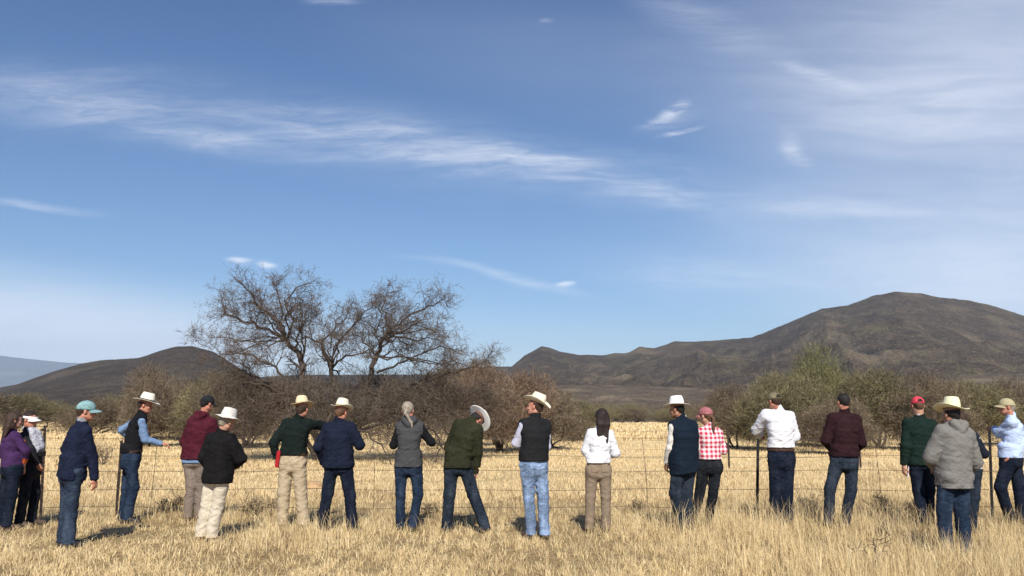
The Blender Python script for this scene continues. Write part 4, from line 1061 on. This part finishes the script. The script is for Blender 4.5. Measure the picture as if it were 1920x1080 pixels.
M_belt = plain('belt_leather', (.06, .03, .018), .6, .3)
M_sole = plain('sole', (.03, .025, .02), .8, .2)
SK = skinm('skin', (.50, .29, .20)); SKr = skinm('skin_ruddy', (.47, .23, .155)); SKd = skinm('skin_tan', (.34, .19, .12))
J1 = denim('denim_mid', (0.0248, 0.03844, 0.0651), .5); J2 = denim('denim_dark', (0.00744, 0.0124, 0.02604), .28); J3 = denim('denim_light', (0.17, 0.238, 0.357), .6)
J4 = denim('denim_grey', (0.01612, 0.0248, 0.03844), .45); J5 = denim('denim_blue', (0.01488, 0.0279, 0.05456), .45); J6 = denim('denim_black', (0.00992, 0.01178, 0.01612), .4)
K1 = cloth('khaki', (0.442, 0.357, 0.238), vary=.12); K2 = cloth('pale_khaki', (0.589, 0.5178, 0.399), vary=.10); K3 = cloth('taupe', (0.2295, 0.1742, 0.1232), vary=.15); K4 = cloth('grey_tan', (0.204, 0.1615, 0.1318), vary=.15)
BOOT = plain('boot_brown', (.085, .055, .038), .65, .3); BOOTB = plain('boot_dark', (.03, .026, .025), .6, .3)
HB = hairm('hair_brown', (.045, .026, .016)); HK = hairm('hair_black', (.014, .011, .010)); HG = hairm('hair_grey_blond', (.30, .25, .19)); HR = hairm('hair_auburn', (.11, .055, .03)); HD = hairm('hair_dark', (.022, .014, .011))
straw = plain('straw_hat', (.72, .58, .36), .85, .12, 40); cream = plain('cream_hat', (.74, .68, .52), .85, .08, 20); white = plain('white_hat', (.80, .79, .74), .85, .05, 20); pstraw = plain('pale_straw_hat', (.76, .72, .47), .85, .1, 40); ivory = plain('ivory_hat', (.78, .74, .62), .85, .06, 20)
shirt_white = cloth('white_shirt', (0.741, 0.741, 0.76), vary=.04); shirt_cream = cloth('cream_shirt', (0.722, 0.6935, 0.627), vary=.05); shirt_lilac = cloth('lilac_shirt', (0.57, 0.57, 0.684), vary=.06)
shirt_blue = cloth('light_blue_shirt', (.17, .26, .41), vary=.1); shirt_pale = cloth('pale_blue_shirt', (0.475, 0.5795, 0.7885), vary=.06)

def PX(**k): return k
people = [
 PX(label='woman with long brown hair in a purple top with an orange undersleeve', D=11.4, ht=1.62, b=.98, fem=1, head=(27, 788), hrot=(45, 4), neck=(23, 808), hip=(22,), yaw=40, hem=876,
    kR=(22, -.05), aR=(13, -.05), kL=(8, .1), aL=(3, .1), eR=(49, 846, -.05), wR=(42, 884, .05), eL=(5, 842, .1), wL=(18, 868, .30),
    tops=[dict(n='sweater', m=cloth('purple_knit', (0.0527, 0.0217, 0.0775)), g=.012, len=.42, collar=.01), dict(n='undersleeve', m=cloth('orange_cotton', (0.4675, 0.102, 0.02125)), g=.0, collar=0, len=.97, dh=.05)],
    pants=J2, skin=SK, hair='long', hairm=HB, hlen=.12, hat=None, shoe=BOOT, sname='shoe'),
 PX(label='woman in a white visor, patterned scarf and dark jacket beside the woman in purple', D=11.75, ht=1.60, b=.95, fem=1, head=(57, 787), hrot=(100, 8), neck=(53, 807), hip=(57,), yaw=105, hyaw=80, hem=890,
    kR=(46, -.1), aR=(37, -.1), kL=(66, .12), aL=(59, .15), eR=(57, 842, -.18), wR=(70, 868, -.1), eL=(68, 838, .18), wL=(74, 868, .1),
    tops=[dict(n='jacket', m=cloth('dark_jacket', (0.01736, 0.01674, 0.01984)), g=.012, collar=.02)],
    pants=J6, skin=SKr, hair='short', hairm=HD, hat='visor', hatm=white, shoe=BOOT, sname='shoe'),
 PX(label='man in a pale teal cap, navy sweater and blue jeans, standing nearest at the left', D=9.85, ht=1.71, b=.9, head=(162, 771), hrot=(62, 6), neck=(154, 793), hip=(138, -.03), yaw=42, hem=897, hemtilt=-.18,
    kR=(133, -.06), aR=(128, -.08), kL=(127, .08), aL=(120, .07), eR=(172, 856, -.04), wR=(177, 897, 0), eL=(120, 850, .25), wL=(140, 880, .4), hnR=((.15, .1, -1), (-1, .2, 0), .7),
    tops=[dict(n='undershirt', m=cloth('grey_tee', (0.272, 0.289, 0.3145)), g=.004, sl=True, len=.2, collar=.045, dh=.08), dict(n='sweater', m=cloth('navy_knit', (0.00868, 0.01302, 0.03224)), g=.020, collar=.012, fold=.011)],
    pants=J1, loose=.022, skin=SKr, hair='short', hairm=HB, hat='cap', hatm=cloth('teal_cap', (0.2125, 0.357, 0.357)), hatk=dict(tilt=(-2, 0)), shoe=BOOTB),
 PX(label='man in a white cowboy hat, black vest and light blue shirt reaching to the fence', D=12.15, ht=1.80, b=.95, head=(273, 760), hrot=(78, 12), neck=(266, 776), hip=(246, -.02), yaw=60, hyaw=65, hem=849,
    kR=(251, -.05), aR=(238, -.06), kL=(238, .08), aL=(231, .09), eR=(273, 824, -.08), wR=(292, 829, .0), eL=(228, 806, .20), wL=(252, 832, .40), hnR=((1, .25, -.12), (0, 0, -1), .9),
    tops=[dict(n='shirt', m=shirt_blue, g=.006, collar=.02, cuff=shirt_blue, dh=.02), dict(n='vest', m=cloth('black_vest', (0.00806, 0.00806, 0.00992)), g=.020, sl=False, collar=.035, fold=.006)],
    pants=J5, tuck=1, skin=SKr, hair='short', hairm=HB, hat='hat', hatm=ivory, hatk=dict(brim=.185, curl=.012, crown=.12, tilt=(2, 0)), shoe=BOOTB),
 PX(label='man in a maroon hoodie, dark cap and grey tan trousers', D=12.4, ht=1.81, b=1.10, head=(389, 757), hrot=(35, 8), neck=(381, 779), hip=(366,), yaw=18, hem=861,
    kR=(377, .04), aR=(374, .06), kL=(359, 0), aL=(353, 0), eR=(409, 830, .05), wR=(398, 845, .28), eL=(346, 830, -.0), wL=(356, 848, .24),
    tops=[dict(n='shirt', m=shirt_blue, g=.012, collar=0, dh=-.055, len=.3), dict(n='hoodie', m=cloth('maroon_fleece', (0.0651, 0.00868, 0.01736)), g=.030, hood=1, fold=.011)],
    pants=K4, pname='trousers', pockets=0, skin=SKr, hair='short', hairm=HK, hat='cap', hatm=cloth('dark_cap', (0.01364, 0.01612, 0.0186)), hatk=dict(tilt=(4, 3)), shoe=BOOT),
 PX(label='person in a crumpled white bucket hat, long black sweater and pale khaki trousers', D=10.35, ht=1.60, b=1.02, head=(426, 791), hrot=(32, 16, 8), neck=(416, 811), hip=(409,), yaw=22, hem=906,
    kR=(409, .0), aR=(396, -.02), kL=(389, .04), aL=(378, .06), eR=(451, 860, -.03), wR=(440, 874, .22), eL=(384, 856, .02), wL=(396, 880, .24),
    tops=[dict(n='sweater', m=cloth('black_knit', (0.00744, 0.00682, 0.00744)), g=.036, collar=.02, fold=.010, ar=.006)],
    pants=K2, pname='trousers', pockets=0, loose=.026, pfold=.012, skin=SK, hair='short', hairm=HG, hat='hat', hatm=cloth('white_cotton_hat', (0.665, 0.627, 0.57), vary=.12), hatk=dict(soft=True, brim=.165, crown=.10, band=None, tilt=(-2, -4)), shoe=BOOT, sname='shoe'),
 PX(label='man in a straw hat, dark green shirt and khaki trousers, right arm stretched out', D=11.6, ht=1.77, b=1.06, head=(567, 768), hrot=(14, 6, 0), neck=(560, 783), hip=(549,), yaw=8, hem=853,
    kR=(564, .0), aR=(569, .0), kL=(532, 0), aL=(530, .02), eR=(596, 797, .16), wR=(607, 804, .42), eL=(513, 830, -.10), wL=(518, 858, -.05), shR=(576, 795, .02), hnR=((.2, 1, -.1), (0, 0, -1), .8),
    tops=[dict(n='shirt', m=cloth('dark_green_cotton', (.0065, .0125, .0105)), g=.020, collar=.035, cuff=cloth('dark_green_cuff', (0.00744, 0.01612, 0.01302)), fold=.010)],
    pants=K1, pname='trousers', tuck=1, loose=.024, pfold=.013, skin=SKr, hair='short', hairm=HB, hat='hat', hatm=straw, hatk=dict(brim=.165, curl=.02, crown=.12, tilt=(4, -10), band=(.50, .38, .22)), shoe=BOOT),
 PX(label='man in a cream cowboy hat, navy jacket and dark jeans with feet apart', D=11.15, ht=1.76, b=1.12, head=(640, 774), hrot=(22, 10), neck=(636, 789), hip=(635,), yaw=12, hem=877,
    kR=(656, .0), aR=(660, -.02), kL=(614, .0), aL=(604, .02), eR=(673, 832, -.02), wR=(662, 800, .28), eL=(597, 838, .0), wL=(607, 866, .14), hnR=((-.2, .4, .8), (-.8, .2, 0), .9),
    tops=[dict(n='jacket', m=cloth('navy_jacket', (0.00806, 0.0124, 0.0279)), g=.028, collar=.035, fold=.009, rib=cloth('navy_rib', (0.00682, 0.01054, 0.02356)))],
    pants=J2, loose=.016, pfold=.011, skin=SKr, hair='short', hairm=HR, hat='hat', hatm=cream, hatk=dict(brim=.160, curl=.035, crown=.12, tilt=(4, 0), band=(.30, .22, .13)), shoe=BOOTB),
 PX(label='woman with a grey blond ponytail in a grey vest over black sleeves and blue jeans', D=11.3, ht=1.71, b=1.0, fem=1, head=(765, 770), hrot=(8, 4), neck=(769, 789), hip=(766,), yaw=2, hem=875,
    kR=(784, .0), aR=(774, .0), kL=(751, .0), aL=(751, .02), eR=(803, 822, .02), wR=(790, 806, .26), eL=(741, 826, .02), wL=(752, 812, .27),
    tops=[dict(n='shirt', m=cloth('black_cotton', (0.00806, 0.00868, 0.00992)), g=.010, collar=.0, dh=.10), dict(n='vest', m=cloth('grey_fleece', (0.05704, 0.05704, 0.05952), vary=.2), g=.020, sl=False, hood=1, fold=.011)],
    pants=J5, loose=.010, skin=SKr, hair='pony', hairm=HG, hlen=.10, ponyx=.035, hat=None, shoe=BOOTB, sname='shoe'),
 PX(label='man in an olive sweater bowing his head under a wide white hat', D=11.1, ht=1.76, b=1.02, head=(893, 789, .13), hrot=(38, 62, 0), neck=(881, 788, .02), hip=(859,), yaw=22, hyaw=8, hem=877,
    kR=(887, .02), aR=(909, .0), kL=(843, .0), aL=(838, .02), eR=(896, 850, -.03), wR=(891, 888, .04), eL=(842, 838, .08), wL=(862, 868, .30), hnR=((-.1, .1, -1), (-1, .3, 0), .7),
    tops=[dict(n='sweater', m=cloth('olive_knit', (0.0248, 0.02604, 0.0124)), g=.022, collar=.045, rib=cloth('olive_rib', (0.02108, 0.02232, 0.01054)), cuff=cloth('olive_cuff', (0.02108, 0.02232, 0.01054)), fold=.009)],
    pants=J4, loose=.018, skin=SKr, hair='short', hairm=HK, hat='hat', hatm=white, hatk=dict(brim=.19, curl=.022, crown=.11, tilt=(0, 6)), shoe=BOOT),
 PX(label='man with crossed arms in a cream hat, black vest, lilac sleeves and pale jeans', D=10.55, ht=1.77, b=1.04, head=(1003, 763), hrot=(-68, -4, 4), neck=(1003, 785), hip=(1001,), yaw=-30, hem=864,
    kR=(1018, .03), aR=(1021, .0), kL=(992, -.02), aL=(996, .02), eR=(1024, 838, .12), wR=(1000, 832, .32), eL=(969, 830, .02), wL=(985, 834, .26),
    tops=[dict(n='shirt', m=shirt_lilac, g=.016, collar=.03, fold=.009, dh=.02), dict(n='vest', m=cloth('charcoal_vest', (0.01364, 0.01426, 0.0155), vary=.15), g=.030, sl=False, collar=.05, fold=.005)],
    pants=J3, loose=.012, pfold=.012, skin=SKr, hair='short', hairm=HB, hat='hat', hatm=cream, hatk=dict(brim=.18, curl=.055, crown=.12, tilt=(-17, 3), band=(.5, .45, .33)), shoe=BOOT),
 PX(label='woman with long dark hair in a white shirt and taupe trousers, arms folded in front', D=11.1, ht=1.62, b=.93, fem=1, head=(1128, 783), hrot=(-12, 3), neck=(1126, 803), hip=(1122,), yaw=-5, hem=868,
    kR=(1136, .0), aR=(1136, .0), kL=(1107, .0), aL=(1105, .02), eR=(1154, 850, .04), wR=(1138, 854, .26), eL=(1098, 846, .04), wL=(1112, 852, .28),
    tops=[dict(n='shirt', m=shirt_white, g=.018, collar=.02, fold=.011, ar=.004)],
    pants=K3, pname='trousers', loose=.012, skin=SK, hair='long', hairm=HD, hlen=.24, hat=None, shoe=BOOT, sname='shoe'),
 PX(label='stout man in a white broad hat, navy vest and cream shirt, beside the checked shirt', D=11.2, ht=1.77, b=1.16, belly=.04, head=(1269, 768), hrot=(-52, 8), neck=(1280, 787), hip=(1283,), yaw=-32, hem=887, hemtilt=.14,
    kR=(1287, .05), aR=(1290, .02), kL=(1266, -.02), aL=(1278, .0), eR=(1304, 840, .12), wR=(1290, 862, .30), eL=(1257, 838, -.04), wL=(1250, 868, .08), hnL=((-.1, .3, -1), (.8, .4, 0), .8),
    tops=[dict(n='shirt', m=shirt_cream, g=.014, collar=.03, fold=.010, dh=.16, cuff=shirt_cream), dict(n='vest', m=cloth('navy_vest', (0.0062, 0.01302, 0.0248), vary=.15), g=.030, sl=False, collar=.05, fold=.005)],
    pants=J4, pockets=0, loose=.020, skin=SKd, hair='short', hairm=HK, hat='hat', hatm=white, hatk=dict(brim=.175, curl=.0, crown=.115, tilt=(-3, 4), band=(.75, .74, .70)), shoe=BOOT),
 PX(label='woman with a brown ponytail in a dusty pink cap and red and white checked shirt', D=11.55, ht=1.68, b=.92, fem=1, head=(1323, 780), hrot=(-38, 4), neck=(1331, 799), hip=(1331,), yaw=-12, hem=861,
    kR=(1337, .0), aR=(1327, .02), kL=(1312, .02), aL=(1302, .05), eR=(1354, 838, .02), wR=(1340, 842, .26), eL=(1306, 838, .04), wL=(1318, 842, .28),
    tops=[dict(n='shirt', m=plaid('red_white_check'), g=.014, collar=.03, fold=.008)],
    pants=J6, loose=.010, skin=SK, hair='pony', hairm=HR, hlen=.14, ponyx=.0, hat='cap', hatm=cloth('dusty_pink_cap', (0.357, 0.136, 0.1445)), shoe=BOOT),
 PX(label='tall man in a camouflage cap and white shirt leaning on a dark fence post', D=11.75, ht=1.87, b=.99, head=(1452, 752), hrot=(-18, 8), neck=(1460, 768), hip=(1465,), yaw=-10, hem=839,
    kR=(1475, .0), aR=(1476, .0), kL=(1455, .0), aL=(1453, .03), eR=(1489, 818, .04), wR=(1478, 832, .26), eL=(1419, 806, .25), wL=(1426, 819, .62), shL=(1437, 779, .05), hnL=((.55, .55, -.1), (0, 0, -1), .8),
    tops=[dict(n='shirt', m=shirt_white, g=.026, collar=.035, fold=.013, ar=.006)],
    pants=J2, tuck=1, loose=.024, skin=SKr, hair='short', hairm=HB, hat='cap', hatm=cloth('camouflage_cap', (.20, .17, .09), col2=(.33, .29, .18), vary=.5), hatk=dict(opening=True, tilt=(4, 0)), shoe=BOOT),
 PX(label='bareheaded man with short black hair in a maroon sweater and grey blue jeans', D=11.6, ht=1.83, b=1.04, head=(1581, 754), hrot=(-8, 8), neck=(1583, 772), hip=(1583,), yaw=0, hem=856,
    kR=(1596, .0), aR=(1584, .0), kL=(1556, .0), aL=(1554, .02), eR=(1615, 830, .02), wR=(1602, 846, .26), eL=(1548, 828, .02), wL=(1562, 846, .26),
    tops=[dict(n='sweater', m=cloth('maroon_knit', (0.0248, 0.00868, 0.01116)), g=.022, collar=.03, fold=.010, rib=cloth('maroon_rib', (0.01984, 0.00682, 0.0093)))],
    pants=J4, loose=.012, skin=SKr, hair='short', hairm=HK, hat=None, shoe=BOOT),
 PX(label='man in a bright pinkish red cap, dark green sweater and navy jeans', D=11.65, ht=1.82, b=.98, head=(1721, 760), hrot=(6, 6), neck=(1724, 782), hip=(1726,), yaw=14, hem=872,
    kR=(1742, .04), aR=(1741, .1), kL=(1722, .0), aL=(1731, -.05), eR=(1754, 838, .02), wR=(1742, 860, .26), eL=(1697, 842, -.02), wL=(1694, 878, .03), hnL=((0, .05, -1), (1, .3, 0), .6),
    tops=[dict(n='undershirt', m=shirt_white, g=.004, len=.2, collar=.05, dh=.08), dict(n='sweater', m=cloth('bottle_green_knit', (.0075, .019, .014)), g=.020, collar=.022, fold=.009)],
    pants=J2, loose=.014, skin=SK, hair='short', hairm=HR, hat='cap', hatm=cloth('pinkish_red_cap', (0.684, 0.0665, 0.095), vary=.1), hatk=dict(opening=True, tilt=(5, 0)), shoe=BOOTB),
 PX(label='person in a navy jacket and dark jeans, mostly hidden behind the grey hoodie', D=10.9, ht=1.66, b=1.0, fem=1, head=(1799, 788), hrot=(0, 4), neck=(1806, 806), hip=(1812,), yaw=0, hem=871,
    kR=(1826, .0), aR=(1820, .0), kL=(1804, .0), aL=(1806, .02), eR=(1839, 842, .0), wR=(1830, 856, .24), eL=(1782, 842, .02), wL=(1790, 856, .26),
    tops=[dict(n='shirt', m=shirt_white, g=.014, collar=0, len=.3, dh=-.05), dict(n='jacket', m=cloth('slate_jacket', (0.01364, 0.0186, 0.02976)), g=.022, collar=.03)],
    pants=J4, loose=.014, skin=SK, hair='short', hairm=HB, hat=None, shoe=BOOT),
 PX(label='man in a pale straw hat and grey hoodie, nearest figure at the right', D=9.25, ht=1.73, b=1.0, head=(1783, 778), hrot=(-14, 8, 2), neck=(1790, 797), hip=(1788,), yaw=-8, hem=915,
    kR=(1803, .0), aR=(1808, .0), kL=(1770, .0), aL=(1774, .02), eR=(1828, 868, .06), wR=(1808, 884, .30), eL=(1741, 864, .05), wL=(1758, 884, .30),
    tops=[dict(n='hoodie', m=cloth('grey_fleece_hoodie', (0.1827, 0.1742, 0.1573), vary=.12), g=.030, hood=1, fold=.012, ar=.010, rib=cloth('grey_rib', (0.1785, 0.17, 0.1573)))],
    pants=J5, pockets=0, loose=.018, skin=SKd, hair='short', hairm=HK, hat='hat', hatm=pstraw, hatk=dict(brim=.185, curl=.035, crown=.13, tilt=(-4, 8), band=(.6, .55, .33)), shoe=BOOTB),
 PX(label='man in a tan cap and pale blue shirt, one hand on his hip', D=12.0, ht=1.83, b=1.0, head=(1887, 763), hrot=(-72, 2), neck=(1897, 781), hip=(1896,), yaw=-58, hyaw=-45, hem=858,
    kR=(1911, .03), aR=(1916, .0), kL=(1876, -.02), aL=(1893, .05), eR=(1921, 832, -.12), wR=(1901, 856, -.16), eL=(1873, 813, .10), wL=(1861, 800, .52), hnL=((-.3, .8, .25), (0, 0, -1), .7), hnR=((-.7, .15, -.6), (0, 1, 0), .35),
    tops=[dict(n='shirt', m=shirt_pale, g=.020, collar=.03, fold=.012, cuff=shirt_pale)],
    pants=J2, tuck=1, loose=.018, skin=SKr, hair='short', hairm=HG, hat='cap', hatm=cloth('tan_cap', (0.391, 0.34, 0.204), vary=.12), hatk=dict(tilt=(-3, 0)), shoe=BOOT),
]
for i, S in enumerate(people):
    S['seed'] = i*1.7; S.setdefault('pants2', S['pants']); build_person(S)

# ---- things carried
def at_person(i): q = people[i]['_']; return q, q['base']
def block(name, c, axes, r, mat, label, cat, rnd=.006):
    """small rounded slab, axes are the columns"""
    f = Field(np.array([-max(r)-.02]*3), np.array([max(r)+.02]*3), .004)
    X, Y, Z = np.meshgrid(*f.ax, indexing='ij'); q = [np.maximum(np.abs(a)-(r[i]-rnd), 0) for i, a in enumerate((X, Y, Z))]
    f.F = (np.sqrt(q[0]**2+q[1]**2+q[2]**2)-rnd).astype(np.float32)
    V, F = surf_nets(f.F, f.o, f.h); V = V @ axes.T+c
    o = link_mesh(name, V-c, F, mat); o.location = c; return tag(o, label, cat)
q, b0 = at_person(6); c = b0+q['wr'][-1]+np.array([.035, -.055, -.01])
block('notebook', c, rotM(0, 0, 6), (.026, .012, .115), plain('red_cover', (.36, .008, .014), .6, .15), 'red notebook held at the left hip of the man in the green shirt', 'notebook')
q, b0 = at_person(9); c = b0+q['wr'][1]+np.array([-.045, -.01, .03])
block('notepad', c, rotM(0, 0, 4), (.012, .030, .085), plain('pale_paper', (.62, .60, .56), .8, .1), 'pale notepad held against the thigh of the stooping man in olive', 'notepad', .004)
q, b0 = at_person(16); c = b0+q['wr'][-1]+np.array([.055, .0, -.075])
block('folded_paper', c, rotM(20, 0, 8), (.006, .045, .085), plain('white_paper', (.70, .72, .80), .8, .05), 'folded white paper in the left hand of the man in the red cap', 'paper', .004)
# scarf of the visor woman, part of her clothes; camera hanging from it
q, b0 = at_person(1)
f = Field(q['N']-.35, q['N']+.35, .008); Nn, Fs, Rr, up = q['N'], q['Fs'], q['Rr'], q['up']
f.cone(Nn+up*.02-Fs*.03, Nn+Fs*.085-up*.03, .055, .06, .03); f.cone(Nn+Fs*.12-up*.06-Rr*.03, Nn+Fs*.155-up*.26-Rr*.03, .055, .062, .03); f.cone(Nn+Fs*.12-up*.06+Rr*.04, Nn+Fs*.150-up*.30+Rr*.04, .050, .058, .03)
f.folds(.010, 3, 10, 12); m_, t, bb = base_mat('patterned_scarf', .9, .1); oc = t.new('ShaderNodeTexCoord').outputs['Object']
t.put(bb.inputs['Base Color'], t.mix(t.ramp(t.noise(oc, 34, 4, .7), .36, .62), (.20, .20, .22), (.52, .52, .56))); f.mesh('scarf', m_, q['root'])
c = b0+Nn+Fs*.20-up*.36-Rr*.01
o = block('camera', c, rotM(people[1]['yaw']), (.052, .026, .036), M_lens, 'black camera hanging in front of the woman with the white visor', 'camera')

# ------------------------------------------------------------------ the air between here and the far range
def haze():
    x0, x1, y0, y1, z0, z1 = -12200, 12200, -2600, 12300, -3.5, 1150
    V = [(x, y, z) for x in (x0, x1) for y in (y0, y1) for z in (z0, z1)]
    F = [(0, 1, 3, 2), (4, 6, 7, 5), (0, 4, 5, 1), (2, 3, 7, 6), (0, 2, 6, 4), (1, 5, 7, 3)]
    m = bpy.data.materials.new('haze'); m.use_nodes = True; t = m.node_tree; t.nodes.clear()
    v = t.nodes.new('ShaderNodeVolumePrincipled'); v.inputs['Color'].default_value = (.62, .80, 1, 1); v.inputs['Density'].default_value = HAZE
    v.inputs['Anisotropy'].default_value = .0
    o = t.nodes.new('ShaderNodeOutputMaterial'); t.links.new(v.outputs[0], o.inputs['Volume'])
    tag(link_mesh('haze', V, np.array(F), m, None, False), kind='stuff')
HAZE = 8e-5
haze()
